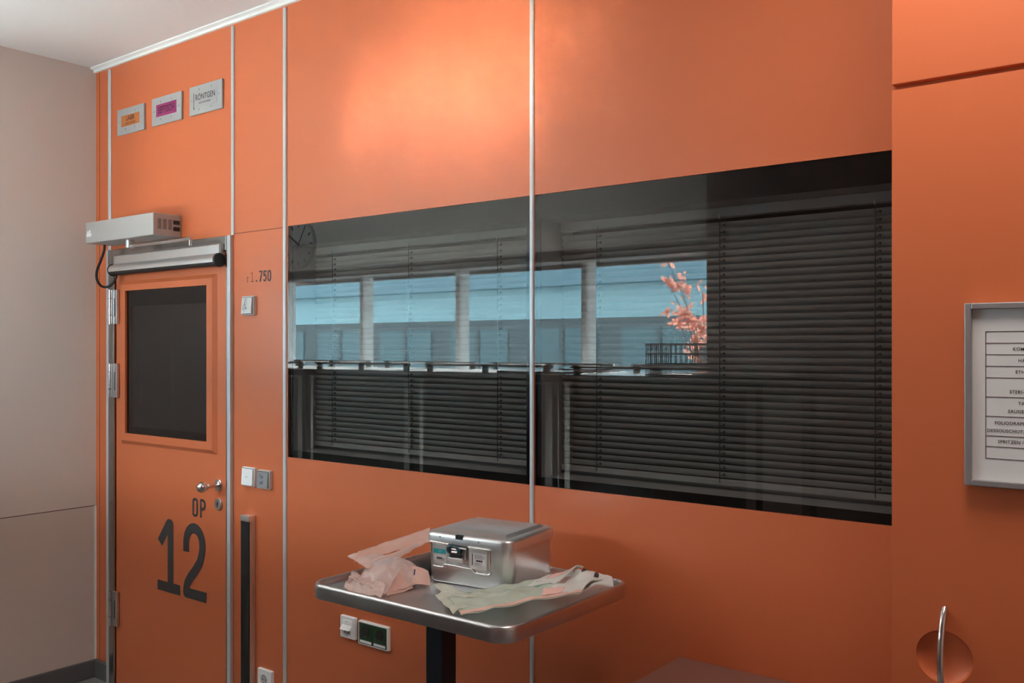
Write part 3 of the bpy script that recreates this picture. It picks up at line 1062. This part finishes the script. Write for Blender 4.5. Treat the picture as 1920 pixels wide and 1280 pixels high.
for d in (-.014, .004):
    mb.box(xm + d, xm + d + .011, Y - .0042, Y - .002, zm - .022, zm - .008)
pieces('port', mb, mdark, t)
mb = MB()
for zz in (zm + .022, zm - .030):
    mb.lathe((xm, Y - .002, zz), (0, -1, 0), [(.0022, 0), (.0022, .0016)], 10)
pieces('screw', mb, M['greyplastic'], t)

t, x0, x1, z0, z1, Y = plate_box('double_socket', 'white framed pair of dark green power sockets under the tray', 'socket', 671.5, 727, 1162, 1206, .014, M['plastic'])
gi = .006
xm = (x0 + x1) / 2
for a, b in ((x0 + gi, xm - .0006), (xm + .0006, x1 - gi)):
    ins = obj('green_insert', MB().box(a, b, Y - .001, Y, z0 + gi, z1 - gi), M['green'], t)
    cx, cz = (a + b) / 2, (z0 + z1) / 2 + .008
    m_ = MB()
    m_.lathe((cx, Y - .001, cz), (0, -1, 0), [(.0205, 0), (.0205, .0012), (.019, .0012), (.019, .0003)], 26)
    m_.f = m_.f[:-1]
    obj('socket_well', m_, M['black'], ins, smooth=True)
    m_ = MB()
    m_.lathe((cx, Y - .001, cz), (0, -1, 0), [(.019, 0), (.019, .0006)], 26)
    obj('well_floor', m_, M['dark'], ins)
    m_ = MB()
    m_.box(cx - .002, cx + .002, Y - .0028, Y - .001, cz - .0185, cz - .0145)
    obj('earth_clip', m_, M['chrome'], ins)
    obj('paper_tag', MB().box(a + .006, b - .006, Y - .0022, Y - .001, z0 + gi + .003, z0 + gi + .012), M['plastic'], ins)

# ================================================================== instrument stand
TX0, TX1, TY0, TY1, TZ = -2.035, -1.328, -.705, -.135, 1.0
tcx, tcy = (TX0 + TX1) / 2, (TY0 + TY1) / 2
stand = thing('instrument_stand', 'stainless steel tray table on dark blue column under the windows', 'table', (-1.78, -.43, 0))
FLOORZ = .983
mb = MB()
mb.rr(tcx, tcy, TX1 - TX0, TY1 - TY0, .055, [(.014, .975), (.012, .962), (.006, .958), (.001, .960), (0, .966), (0, .990), (.0015, .996), (.005, .9995), (.009, 1.0), (.013, .998), (.016, .993), (.019, .986), (.024, FLOORZ)], seg=10)
obj('tray', mb, M['steel'], stand, smooth=True)
cxp, cyp = -1.782, -.43
obj('column', MB().box(cxp - .031, cxp + .031, cyp - .031, cyp + .031, .07, .945), M['navy'], stand, bevel=.004)
obj('collar', MB().box(cxp - .037, cxp + .037, cyp - .037, cyp + .037, .925, .974), M['black'], stand, bevel=.004)
mb = MB()
mb.box(cxp - .25, cxp + .25, cyp - .03, cyp + .03, .05, .085)
mb.box(cxp - .03, cxp + .03, cyp - .22, cyp + .22, .05, .085)
obj('foot', mb, M['steel'], stand, bevel=.006)
for sx_, sy_ in ((-.24, 0), (.24, 0), (0, -.21), (0, .21)):
    m_ = MB()
    m_.lathe((cxp + sx_ - .012, cyp + sy_, .026), (1, 0, 0), [(.022, 0), (.026, .004), (.026, .02), (.022, .024)], 18)
    obj('caster', m_, M['black'], stand, smooth=True)

# ---- sterilisation container
ccx, ccy, crz = -1.7054, -.299, radians(7.0)
CW, CD = .278, .252
case = thing('sterile_container', 'silver aluminium instrument container with lid standing on the steel tray', 'container', (ccx, ccy, FLOORZ), crz)
mb = MB()
mb.rr(0, 0, CW, CD, .032, [(.006, 0), (.002, .003), (0, .008), (0, .120)], seg=8)
obj('body', mb, M['alu'], case, local=True, smooth=True)
mb = MB()
LWd, LDp = CW + .014, CD + .014
mb.rr(0, 0, LWd, LDp, .036, [(.006, .114), (0, .114), (0, .134), (.002, .139), (.006, .142), (.012, .143), (.024, .1432), (.028, .1436), (.036, .1500), (.040, .1508), (.08, .1512)], seg=8)
lid = obj('lid', mb, M['alu'], case, local=True, smooth=True)
fy = -CD / 2            # front face of body
ly = -LDp / 2
CM = base(case).inverted()
def FP(px, py, yl=None):
    """local x and z of a point on the front face of the container"""
    yl = fy if yl is None else yl
    o_ = CM @ Vector((0, CAMY, EYE))
    u, n, t = uv(px)
    d_ = CM.to_3x3() @ Vector((t, n, (HZ - py) / F))
    k_ = (yl - o_.y) / d_.y
    q_ = o_ + d_ * k_
    return q_.x, q_.z
def FX(px, yl=None): return FP(px, 1040, yl)[0]
def Z5(x, y, yl=None):            # point read in the close-up of the front
    return FP(800 + x / 11.633, 980 + y / 11.633, yl)
mb = MB()
for x5, y5 in ((290, 298), (1132, 425)):
    xx, zz = Z5(x5, y5, ly)
    mb.lathe((xx, ly, zz), (0, -1, 0), [(.0030, 0), (.0024, .0012), (0, .0016)], 12)
pieces('rivet', mb, M['greyplastic'], lid, local=True)
xa, _ = Z5(630, 300, ly); xb, _ = Z5(785, 300, ly)
obj('lid_notch', MB().box(xa, xb, ly - .0006, ly + .012, .131, .1425), M['black'], lid, local=True)
# label holders
x0, z1 = Z5(135, 440); x1, z0 = Z5(500, 905)
lh = MB()
yo = fy - .004
prf = [(x0, z0), (x1 - .012, z0), (x1, z0 + .022), (x1, z1 - .012), (x1 - .004, z1), (x0, z1)]
lh.add([(x, yo, z) for x, z in prf] + [(x, fy, z) for x, z in prf],
       [(0, 1, 2, 3, 4, 5), (6, 7, 8, 9, 10, 11)] + [(k, (k + 1) % 6, 6 + (k + 1) % 6, 6 + k) for k in range(6)])
h1 = obj('label_holder', lh, M['silver'], case, local=True)
xa, za = Z5(170, 540); xb, zb2 = Z5(440, 685)
zc = Z5(170, 640)[1]
obj('teal_tag', MB().box(xa, xb, fy - .0046, fy - .003, zc, za), M['teal'], h1, local=True, label='teal name tag')
text('tag_lettering', '11', .011, M['paper'], h1, ((xa + xb) / 2 + .002, fy - .0050, (za + zc) / 2), 'CENTER', local=True)
zd, ze = Z5(180, 690)[1], Z5(180, 800)[1]
c1_ = obj('paper_card', MB().box(xa, xb, fy - .0046, fy - .003, ze, zd), M['paper'], h1, local=True)
mb = MB()
for k in range(9):
    mb.box(xa + .010 + k * .0022, xa + .0108 + k * .0022 + (k % 3) * .0005, fy - .0050, fy - .0044, zd - .009, zd - .003)
for r in range(2):
    mb.box(xa + .012, xb - .006, fy - .0050, fy - .0044, ze + .002 + r * .004, ze + .003 + r * .004)
obj('barcode', mb, M['ink'], h1, local=True)
x0, z1 = Z5(940, 545); x1, z0 = Z5(1335, 1050)
h2 = obj('label_holder', MB().box(x0, x1, yo, fy, z0, z1), M['silver'], case, local=True, bevel=.001)
xa, za = Z5(975, 650); xb, zb2 = Z5(1305, 960)
obj('paper_card', MB().box(xa, xb, fy - .0046, fy - .003, zb2, za), M['paper'], h2, local=True)
mb = MB()
w_, h_ = xb - xa, za - zb2
for k in range(10):
    mb.box(xa + w_ * (.36 + .045 * k), xa + w_ * (.36 + .045 * k) + .0009 + (k % 3) * .0006, fy - .0050, fy - .0044, zb2 + h_ * .34, zb2 + h_ * .50)
for r in range(4):
    mb.box(xa + w_ * .26, xb - w_ * (.05 + .15 * (r % 2)), fy - .0050, fy - .0044, zb2 + h_ * (.60 + .09 * r), zb2 + h_ * (.60 + .09 * r) + .0009)
for r in range(3):
    mb.box(xa + w_ * .26, xb - w_ * (.25 + .15 * (r % 2)), fy - .0050, fy - .0044, zb2 + h_ * (.06 + .08 * r), zb2 + h_ * (.06 + .08 * r) + .0008)
mb.box(xa + w_ * .10, xa + w_ * .16, fy - .0050, fy - .0044, zb2 + .001, za - .001)
obj('barcode', mb, M['ink'], h2, local=True)
# latch
xl0, zt1 = Z5(515, 420); xl1, _q = Z5(890, 480); zl0 = Z5(700, 790)[1]
zt1 = min(zt1, .112)
lw = xl1 - xl0
mb = MB()
mb.add([(xl0, fy - .003, zt1), (xl1, fy - .003, zt1), (xl1, fy - .003, zl0), (xl0 + .004, fy - .003, zl0),
        (xl0, fy - .010, zt1 - .006), (xl1, fy - .010, zt1 - .006), (xl1 - .002, fy - .014, zl0 + .006), (xl0 + .006, fy - .014, zl0 + .006)],
       [(4, 5, 6, 7), (0, 1, 5, 4), (1, 2, 6, 5), (2, 3, 7, 6), (3, 0, 4, 7)])
lt = obj('latch', mb, M['chrome'], case, local=True)
xq = lambda f: xl0 + lw * f
zq = lambda f: zl0 + (zt1 - zl0) * f
obj('latch_block', MB().box(xq(.22), xq(.80), fy - .018, fy - .010, zq(.22), zq(.46)), M['black'], lt, local=True, bevel=.001)
mb = MB()
mb.tube([(xq(.14), fy - .016, zq(.55)), (xq(.10), fy - .018, zq(.80)), (xq(.16), fy - .019, zq(1.0)), (xq(.30), fy - .016, zq(1.05))], .0065, 8)
mb.tube([(xq(.28), fy - .016, zq(1.03)), (xq(.55), fy - .018, zq(.98)), (xq(.72), fy - .019, zq(.78)), (xq(.66), fy - .017, zq(.52))], .0045, 8)
obj('plastic_seal', mb, M['blueplastic'], lt, local=True, smooth=True, label='dark blue plastic seal')
for f_ in (.58, .80):
    mb = MB()
    mb.tube([(xq(.28), fy - .015, zq(f_)), (xq(.60), fy - .015, zq(f_))], .0036, 8)
    obj('latch_pin', mb, M['chrome'], lt, local=True, smooth=True)
obj('latch_tongue', MB().box(xq(.05), xq(.88), fy - .018, fy - .010, zl0 - .006, zl0 + .006), M['silver'], lt, local=True, bevel=.002)
# wire bail handle
def smooth_path(pts, n=6):
    pts = [Vector(p) for p in pts]
    out = []
    for i in range(len(pts) - 1):
        p0, p1, p2, p3 = pts[max(i - 1, 0)], pts[i], pts[i + 1], pts[min(i + 2, len(pts) - 1)]
        for k in range(n):
            t_ = k / n
            out.append(.5 * ((2 * p1) + (p2 - p0) * t_ + (2 * p0 - 5 * p1 + 4 * p2 - p3) * t_ * t_ + (3 * p1 - p0 - 3 * p2 + p3) * t_ ** 3))
    out.append(pts[-1])
    return out
yb_ = fy - .008
bail = []
for x5, y5 in ((480, 465), (110, 400), (85, 420), (105, 480), (115, 860), (135, 905), (180, 930), (360, 960), (385, 940), (400, 905), (430, 905),
               (960, 1000), (1010, 1020), (1070, 1085), (1110, 1095), (1330, 1135), (1385, 1115), (1400, 1060), (1385, 660), (1370, 600), (1330, 590), (910, 525)):
    xx, zz = Z5(x5, y5, yb_)
    bail.append((xx, yb_, zz))
mb = MB()
mb.tube(smooth_path(bail, 4), .0028, 8)
obj('wire_handle', mb, M['chrome'], case, local=True, smooth=True)

# ---- pouches on the tray
def sheet_obj(name, corners, nu, nv, hfun, mt, parent, thick=.0012, seed=0, crumple=.004, freq=18.0, smooth=True):
    """curved sheet over a quad of world points; hfun(u, v) lifts it; crumple adds folds"""
    A, B, C_, D_ = [Vector(c) for c in corners]
    top, V, Fc = [], [], []
    for j in range(nv + 1):
        for i in range(nu + 1):
            u, v = i / nu, j / nv
            p = A.lerp(B, u).lerp(D_.lerp(C_, u), v)
            q = Vector((p.x * freq + seed * 7.1, p.y * freq, seed * 3.3))
            ed = min(1, 6 * min(u, 1 - u, v, 1 - v) + .25)
            h = hfun(u, v) + crumple * abs(noise.noise(q)) * 2 + crumple * .8 * (1 - abs(noise.noise(q * 2.3)) * 2) * .5 * ed
            dx = crumple * .8 * noise.noise(q + Vector((5, 0, 0)))
            top.append(Vector((p.x + dx, p.y + dx * .5, p.z + h)))
    V = top + [p - Vector((0, 0, thick)) for p in top]
    n = (nu + 1) * (nv + 1)
    idx = lambda i, j: j * (nu + 1) + i
    for j in range(nv):
        for i in range(nu):
            a, b, c, d = idx(i, j), idx(i + 1, j), idx(i + 1, j + 1), idx(i, j + 1)
            Fc += [(a, b, c, d), (n + d, n + c, n + b, n + a)]
    for i in range(nu):
        Fc += [(idx(i, 0), n + idx(i, 0), n + idx(i + 1, 0), idx(i + 1, 0)), (idx(i, nv), idx(i + 1, nv), n + idx(i + 1, nv), n + idx(i, nv))]
    for j in range(nv):
        Fc += [(idx(0, j), idx(0, j + 1), n + idx(0, j + 1), n + idx(0, j)), (idx(nu, j), n + idx(nu, j), n + idx(nu, j + 1), idx(nu, j + 1))]
    m_ = MB()
    m_.add(V, Fc)
    return obj(name, m_, mt, parent, smooth=smooth)

TF = FLOORZ + .0015
# bowl in a pink pouch
bc = PH(733, 1091, TF)
bp = thing('bowl_pouch', 'clear plastic bowl sealed in a crumpled pink pouch, front left on tray', 'pouch', (bc.x, bc.y, FLOORZ))
mb = MB()
br, bh = .078, .060
prof = [(br, .0), (br + .002, .003), (br, .006)] + [(br * cos(a) ** .8 if cos(a) > 0 else 0, .006 + bh * sin(a)) for a in [k * pi / 2 / 9 for k in range(1, 9)]] + [(br * .12, .006 + bh)]
mb.lathe((bc.x, bc.y, TF + .002), (0, 0, 1), prof, 36)
obj('bowl', mb, M['bowl'], bp, smooth=True)
cA, cB, cC, cD = PH(654, 1102, TF), PH(722, 1119, TF), PH(808, 1094, TF), PH(725, 1078, TF)
def dome(cx, cy, r, h):
    def f(p):
        d = math.hypot(p.x - cx, p.y - cy) / r
        return h * max(0, 1 - d * d) ** .5 if d < 1 else 0
    return f
fdome = dome(bc.x, bc.y, .092, .066)
def hfilm(u, v):
    p = cA.lerp(cB, u).lerp(cD.lerp(cC, u), v)
    return max(fdome(p), .008 + .018 * (1 - u) * (1 - v))
sheet_obj('clear_film', (cA, cB, cC, cD), 44, 36, hfilm, M['pinkfilm'], bp, seed=1, crumple=.0045, freq=24)
pA_, pB_, pC_, pD_ = PH(724, 1118, TF), PH(774, 1104, TF), PH(764, 1060, 1.030), PH(735, 1094, 1.020)
sheet_obj('paper_flap', (pA_, pB_, pC_, pD_), 10, 10, lambda u, v: .010 * sin(pi * u) * v, M['pinkpaper'], bp, seed=2, crumple=.003, freq=22)
pE, pF, pG, pH_ = PH(768, 1100, TF + .004), PH(807, 1098, TF + .004), PH(816, 1086, 1.000), PH(765, 1062, 1.034)
sheet_obj('paper_back', (pE, pF, PH(804, 1071, 1.018), pH_), 12, 10, lambda u, v: .006 * sin(pi * u), M['pinkpaper'], bp, seed=3, crumple=.003, freq=20)
bmk = PH(779.5, 1073, 1.030)
mb = MB()
mb.add([bmk + Vector((-.002, -.004, .010)), bmk + Vector((.003, -.004, .010)), bmk + Vector((.002, -.006, -.006)), bmk + Vector((-.003, -.006, -.006))], [(0, 1, 2, 3)])
obj('blue_mark', mb, mat('blue_mark', (.04, .04, .16), rough=.5), bp)
sheet_obj('lower_film', (PH(646, 1107, TF), PH(718, 1121, TF + .002), PH(725, 1095, TF + .012), PH(660, 1078, TF + .012)), 26, 18, lambda u, v: .012 * sin(pi * v), M['pinkfilm'], bp, seed=5, crumple=.009, freq=34)

# smoky black pouch under the long one, and the long pink pouch leaning on it
dg = thing('dark_pouch', 'flat smoky grey film pack lying behind the bowl pouch', 'pouch', (-1.93, -.40, FLOORZ))
qA, qB, qC, qD = PH(742, 1072, TF + .006), PH(808, 1092, TF + .006), PH(806, 1060, TF + .012), PH(742, 1040, TF + .02)
qA = Vector((-2.000, -.55, TF)); qB = Vector((-1.845, -.52, TF)); qC = Vector((-1.890, -.26, TF)); qD = Vector((-2.000, -.26, TF))
sheet_obj('film_body', (qA, qB, qC, qD), 16, 16, lambda u, v: .034 * (sin(pi * min(max(u, .02), .98)) ** .35) * (min(1, v * 4) ** .6), M['darkbag'], dg, thick=.008, seed=6, crumple=.003, freq=12)
lp = thing('long_pouch', 'long pale pink peel pouch leaning behind the bowl pouch against the silver container', 'pouch', (-1.93, -.38, FLOORZ))
def lerpz(a, dz_):
    return a + Vector((0, 0, dz_))
z_ = 1.055
rA = PH(664, 1053, 1.042)
rB = PH(806, 1016, 1.066)
rC = PH(806, 989, 1.092)
rD = PH(676, 1033, 1.056)
sheet_obj('paper_body', (rA, rB, rC, rD), 30, 12, lambda u, v: .010 * sin(pi * v) * (1 - .3 * u), M['pouchfilm'], lp, seed=8, crumple=.003, freq=14)
sheet_obj('clear_end', (PH(651, 1043, 1.048), PH(690, 1066, 1.034), PH(745, 1046, 1.040), PH(672, 1037, 1.056)), 16, 10, lambda u, v: .003 * sin(pi * v), M['pinkfilm'], lp, seed=9, crumple=.005, freq=26)
sheet_obj('clear_side', (PH(686, 1066, 1.030), PH(745, 1050, 1.034), PH(803, 1016, 1.066), PH(700, 1050, 1.046)), 20, 8, lambda u, v: .002, M['pinkfilm'], lp, seed=10, crumple=.004, freq=26)

# green sterile pouches at the right front of the tray
def pouch(lab, corners, lift, seed, mt, edge, group, labels=(), crumple=.0065, white_end=True):
    A, B, C_, D_ = corners
    c = (A + B + C_ + D_) / 4
    t_ = thing('sterile_pouch', lab, 'pouch', (c.x, c.y, FLOORZ), group=group)
    f = lambda u, v: lift(u, v)
    sheet_obj('film', (A, B, C_, D_), 36, 18, f, mt, t_, thick=.0015, seed=seed, crumple=crumple, freq=16)
    def strip(u0, u1, v0, v1, name, mt2, dz_=.0022, cr=None):
        q_ = []
        for u, v in ((u0, v0), (u1, v0), (u1, v1), (u0, v1)):
            q_.append(A.lerp(B, u).lerp(D_.lerp(C_, u), v))
        g_ = lambda u, v: lift(u0 + (u1 - u0) * u, v0 + (v1 - v0) * v) + dz_
        sheet_obj(name, q_, 12, 6, g_, mt2, t_, thick=.0008, seed=seed, crumple=crumple, freq=16)
    strip(0, 1, 0.0, .10, 'seal_edge', edge)
    if white_end:
        strip(.70, 1.0, 0.04, 1.0, 'paper_end', M['whitefilm'])
    for (u0, u1, v0, v1, mname) in labels:
        strip(u0, u1, v0, v1, 'printed_label', M[mname], .0040)
    return t_

G0 = TF + .002
L = lambda px, py, z: PH(px, py, z)
pouch('wide green film pouch at the front right, uppermost of the tray pouches',
      (L(866, 1153, G0 + .010), L(1092, 1112, G0 + .016), L(1132, 1090, G0 + .020), L(836, 1118, G0 + .012)),
      lambda u, v: .014 * sin(pi * v) * (.4 + .6 * u), 21, M['greenfilm'], M['pinkpaper'], 'film pouches on the tray',
      labels=((.64, .80, .10, .40, 'pinklabel'),))
gp = bpy.data.objects['sterile_pouch']
sheet_obj('clear_flap', (L(815, 1117, G0), L(850, 1152, G0 + .006), L(884, 1140, G0 + .014), L(850, 1108, G0 + .012)), 14, 12, lambda u, v: .006 * sin(pi * v), M['greenpale'], gp, seed=31, crumple=.005, freq=28)
sheet_obj('clear_flap', (L(812, 1096, G0), L(852, 1128, G0 + .012), L(900, 1122, G0 + .016), L(838, 1100, G0 + .006)), 14, 12, lambda u, v: .006 * sin(pi * v), M['greenpale'], gp, seed=32, crumple=.005, freq=28)
pouch('pale green pouch with crumpled white end behind the uppermost green pouch',
      (L(832, 1122, G0 + .004), L(1040, 1104, G0 + .016), L(1096, 1069, G0 + .034), L(918, 1114, G0 + .004)),
      lambda u, v: .010 * sin(pi * v) + .018 * max(0, u - .6), 22, M['greenfilm'], M['greenpaper'], 'film pouches on the tray',
      labels=((.80, .94, .35, .75, 'pinklabel'),))
pouch('white crumpled pouch end with square prints at the right corner of the tray',
      (L(1034, 1119, G0 + .006), L(1147, 1100, G0 + .012), L(1146, 1080, G0 + .018), L(1086, 1068, G0 + .034)),
      lambda u, v: .012 * sin(pi * u) * sin(pi * v), 23, M['whitefilm'], M['whitefilm'], 'film pouches on the tray',
      labels=((.30, .40, .62, .80, 'ink'), (.62, .72, .42, .58, 'ink')), crumple=.009, white_end=False)

# ================================================================== what the panes reflect: carts, basket, clock, outdoors
CZ = 1.50
def cart(x0, x1, lab, top='white'):
    y0, y1 = -2.57, -1.82
    c = thing('transport_cart', lab, 'cart', ((x0 + x1) / 2, (y0 + y1) / 2, 0), group='closed transport carts under the outside windows')
    obj('cabinet_body', MB().box(x0 + .085, x1 - .085, y0 + .01, y1 - .012, .16, CZ - .03), M['white'], c)
    xm_ = (x0 + x1) / 2
    for a, b in ((x0 + .083, xm_ - .003), (xm_ + .003, x1 - .083)):
        d_ = obj('cart_door', MB().box(a, b, y1 - .014, y1 - .002, .20, CZ - .06), M['cartbody'], c, bevel=.004)
    obj('top_sheet', MB().box(x0, x1, y0, y1, CZ - .03, CZ), M[top], c, bevel=.006)
    obj('top_edge', MB().box(x0 - .002, x1 + .002, y1 - .004, y1 + .006, CZ - .045, CZ - .003), M['black'], c, bevel=.004)
    for xx in (x0 + .020, x1 - .020):
        for yy in (y0 + .02, y1 - .018):
            p_ = obj('corner_post', MB().tube([(xx, yy, .12), (xx, yy, CZ - .03)], .016, 16), M['black'], c, smooth=True)
            m_ = MB()
            m_.lathe((xx - .015, yy, .062), (1, 0, 0), [(.055, 0), (.062, .006), (.062, .024), (.055, .03)], 18)
            obj('wheel', m_, M['black'], p_, smooth=True)
            m_ = MB()
            m_.box(xx - .012, xx + .012, yy - .012, yy + .012, .1, .125)
            obj('fork', m_, M['steel'], p_)
    m_ = MB()
    for yy in (y0 + .05, y1 - .05):
        m_.tube([(x0 + .06, yy, CZ + .042), (x1 - .06, yy, CZ + .042)], .0075, 10)
    pieces('gallery_rail', m_, M['chrome'], c, smooth=True)
    for yy in (y0 + .05, y1 - .05):
        for xx in (x0 + .10, xm_, x1 - .10):
            obj('rail_stand', MB().box(xx - .018, xx + .018, yy - .010, yy + .010, CZ, CZ + .050), M['black'], c, bevel=.003)
    return c
for a, b, l_ in ((-2.97, -1.78, 'closed steel topped transport cart nearest the dark wall, carrying the wire basket'),
                 (-4.075, -2.975, 'closed white topped transport cart, second from the dark wall'),
                 (-5.12, -4.08, 'closed white topped transport cart, third from the dark wall'),
                 (-6.16, -5.125, 'closed white topped transport cart furthest from the dark wall')):
    cart(a, b, l_, 'carttop' if a == -2.97 else 'white')  # white tops chosen to keep mirrored sun off the wall's left part
tag(obj('sun_bounce_tray', MB().rr(-3.225, -2.21, .47, .66, .02, [(0, CZ + .0005), (0, CZ + .012), (.004, CZ + .012), (.006, CZ + .004)]), M['carttop']), 'added flat steel tray bouncing sun to the wall, on the second transport cart', 'tray')  # added reflector, shapes the left edge of the sun glow on the wall

# basket on the first cart
bx_0, bx_1, by_0, by_1 = -2.47, -2.08, -2.20, -1.93
bk = thing('wire_basket', 'open black wire basket standing on the cart beside the dark wall', 'basket', ((bx_0 + bx_1) / 2, (by_0 + by_1) / 2, CZ))
mb = MB()
for zz, r_ in ((CZ + .006, .004), (CZ + .06, .0035), (CZ + .115, .0035), (CZ + .165, .006)):
    mb.tube([(bx_0, by_0, zz), (bx_1, by_0, zz), (bx_1, by_1, zz), (bx_0, by_1, zz), (bx_0, by_0, zz)], r_, 6)
obj('rim', mb, M['black'], bk)
mb = MB()
n = 13
for k in range(n + 1):
    xx = bx_0 + (bx_1 - bx_0) * k / n
    for yy in (by_0, by_1):
        mb.box(xx - .0015, xx + .0015, yy - .0012, yy + .0015, CZ, CZ + .165)
for k in range(1, 12):
    yy = by_0 + (by_1 - by_0) * k / 12
    for xx in (bx_0, bx_1):
        mb.box(xx - .0015, xx + .0015, yy - .0018, yy + .0018, CZ, CZ + .165)
obj('side_bars', mb, M['black'], bk)
obj('bottom_grid', MB().box(bx_0, bx_1, by_0, by_1, CZ + .001, CZ + .005), M['black'], bk)

# clock on the window wall
kx_, kz_, kr = -6.45, 2.545, .20
ck = thing('wall_clock', 'round white wall clock with black hands above the outside windows', 'clock', (kx_, YW, kz_ - kr))
mb = MB()
mb.lathe((kx_, YW, kz_), (0, 1, 0), [(kr + .008, 0), (kr + .008, .03), (kr, .034), (kr, .026)], 48)
mb.f = mb.f[:-1]
obj('case_ring', mb, M['steel'], ck, smooth=True)
mb = MB()
mb.lathe((kx_, YW, kz_), (0, 1, 0), [(kr, .01), (kr, .027)], 48)
obj('dial', mb, M['clockface'], ck)
mb = MB()
yd = YW + .0285
for k in range(12):
    a = k * pi / 6
    c_, s_ = cos(a), sin(a)
    r0, r1, hw_ = kr * .74, kr * .92, .009
    mb.add([(kx_ + c_ * r0 - s_ * hw_, yd, kz_ + s_ * r0 + c_ * hw_), (kx_ + c_ * r1 - s_ * hw_, yd, kz_ + s_ * r1 + c_ * hw_),
            (kx_ + c_ * r1 + s_ * hw_, yd, kz_ + s_ * r1 - c_ * hw_), (kx_ + c_ * r0 + s_ * hw_, yd, kz_ + s_ * r0 - c_ * hw_)], [(0, 1, 2, 3)])
obj('hour_marks', mb, M['ink'], ck)
for (dx_, dz_), ln, wd_ in (((-.82, .57), .150, .019), ((.52, .85), .185, .014)):
    m_ = MB()
    m_.ribbon([(-.22 * dx_ / 1, -.22 * dz_), (dx_, dz_)], wd_, kx_, kz_, ln, ln, YW + .0305)
    obj('hand', m_, M['ink'], ck)

# outdoors
YE = CAMY - 16.0 + 2.38 * 2 - 2.38     # about 16 m along the mirrored path
YE = -13.6
tag(obj('ground', MB().box(-60, 30, -40, YG - .05, -.3, -.2), M['ground']), 'outdoor paving', kind='structure')
fb = thing('neighbour_building', 'low blue clad building across the yard outside the windows', 'building', (-12, YE, -.2))
obj('lower_storey', MB().box(-32, 2, YE - 6, YE, -.2, 2.25), M['facade_low'], fb)
obj('pale_band', MB().box(-32, 2, YE - 6, YE + .03, 2.25, 2.93), M['facade_mid'], fb)
obj('upper_band', MB().box(-32, 2, YE - 6, YE + .25, 2.93, 4.4), M['facade_up'], fb)
for k in range(9):
    x = -23.5 + k * 2.3
    f_ = obj('facade_window', MB().box(x, x + 1.7, YE - .02, YE + .03, .6, 2.05), M['facade_pane'], fb)
    obj('window_bar', MB().box(x + .8, x + .9, YE + .02, YE + .06, .6, 2.05), M['facade_low'], f_)

# shrub in front of the window
sh = thing('shrub', 'red leaved shrub growing close outside the window beside the dark wall', 'shrub', (-3.0, -3.62, -.2))
def RP(px, py, N):
    """a point N metres along the mirrored path"""
    u, n, t = uv(px)
    return Vector((t / n * N, -(N + CAMY), EYE + (HZ - py) / F * N / n))
NS = 6.0
clusters = [(1252, 489, 5, 10, 4), (1250, 522, 7, 7, 10), (1276, 533, 14, 12, 26), (1318, 548, 8, 22, 7), (1258, 580, 8, 6, 8), (1283, 582, 12, 14, 24),
            (1272, 602, 14, 8, 16), (1304, 606, 12, 10, 22), (1312, 628, 10, 12, 20), (1300, 655, 8, 16, 14), (1345, 600, 16, 40, 30), (1312, 690, 9, 14, 10)]
mb = MB()
root = Vector((RP(1322, 600, NS).x, -(NS + CAMY), -.2))
for (cx_, cy_, a_, b_, n_) in clusters:
    tip = RP(cx_, cy_, NS)
    mb.tube(smooth_path([root, Vector((root.x, root.y, 1.0)), Vector((root.x * .7 + tip.x * .3, root.y, 1.0 + (tip.z - 1.0) * .6)), tip], 4), [.006] * 4 + [.004] * 4 + [.0025] * 5, 6)
obj('stem', mb, M['bark'], sh)
mb = MB()
def leaf_at(p, d, ln, wd_):
    d = d.normalized()
    side = d.cross(Vector((random.uniform(-.4, .4), 1, random.uniform(-.4, .4)))).normalized()
    nrm = d.cross(side)
    a = [p, p + d * ln * .3 + side * wd_ * .9 + nrm * .004, p + d * ln * .65 + side * wd_ + nrm * .003, p + d * ln, p + d * ln * .65 - side * wd_ + nrm * .003, p + d * ln * .3 - side * wd_ * .9 + nrm * .004]
    mb.add(a, [(0, 1, 2, 3), (0, 3, 4, 5)])
for (cx_, cy_, a_, b_, n_) in clusters:
    for k in range(n_):
        p = RP(cx_ + random.gauss(0, a_ * .6), cy_ + random.gauss(0, b_ * .6), NS) + Vector((0, random.uniform(-.05, .05), 0))
        leaf_at(p, Vector((random.uniform(-1, .8), random.uniform(-.5, .5), random.uniform(-1, .5))), random.uniform(.05, .085), random.uniform(.010, .015))
obj('foliage', mb, M['leaf'], sh)

# added fill panels, out of view, to brighten the walls
for i, (x, y, p_) in enumerate(FILL_LAMPS):
    l_ = thing('fill_panel', ('added square fill light at the ceiling nearer the door', 'added square fill light at the ceiling nearer the tall cabinet')[i], 'lamp', (x, y, CEIL - .03))
    obj('fill_frame', MB().box(x - .31, x + .31, y - .31, y + .31, CEIL - .03, CEIL - .001), M['lamp'], l_, bevel=.004)
    ld_ = bpy.data.lights.new('fill_light', 'AREA')
    ld_.shape = 'SQUARE'
    ld_.size = .58
    ld_.energy = p_
    ld_.color = (1.0, .93, .86)
    lo = bpy.data.objects.new('fill_light', ld_)
    COL.objects.link(lo)
    lo.parent = l_
    lo.location = (0, 0, -.006)
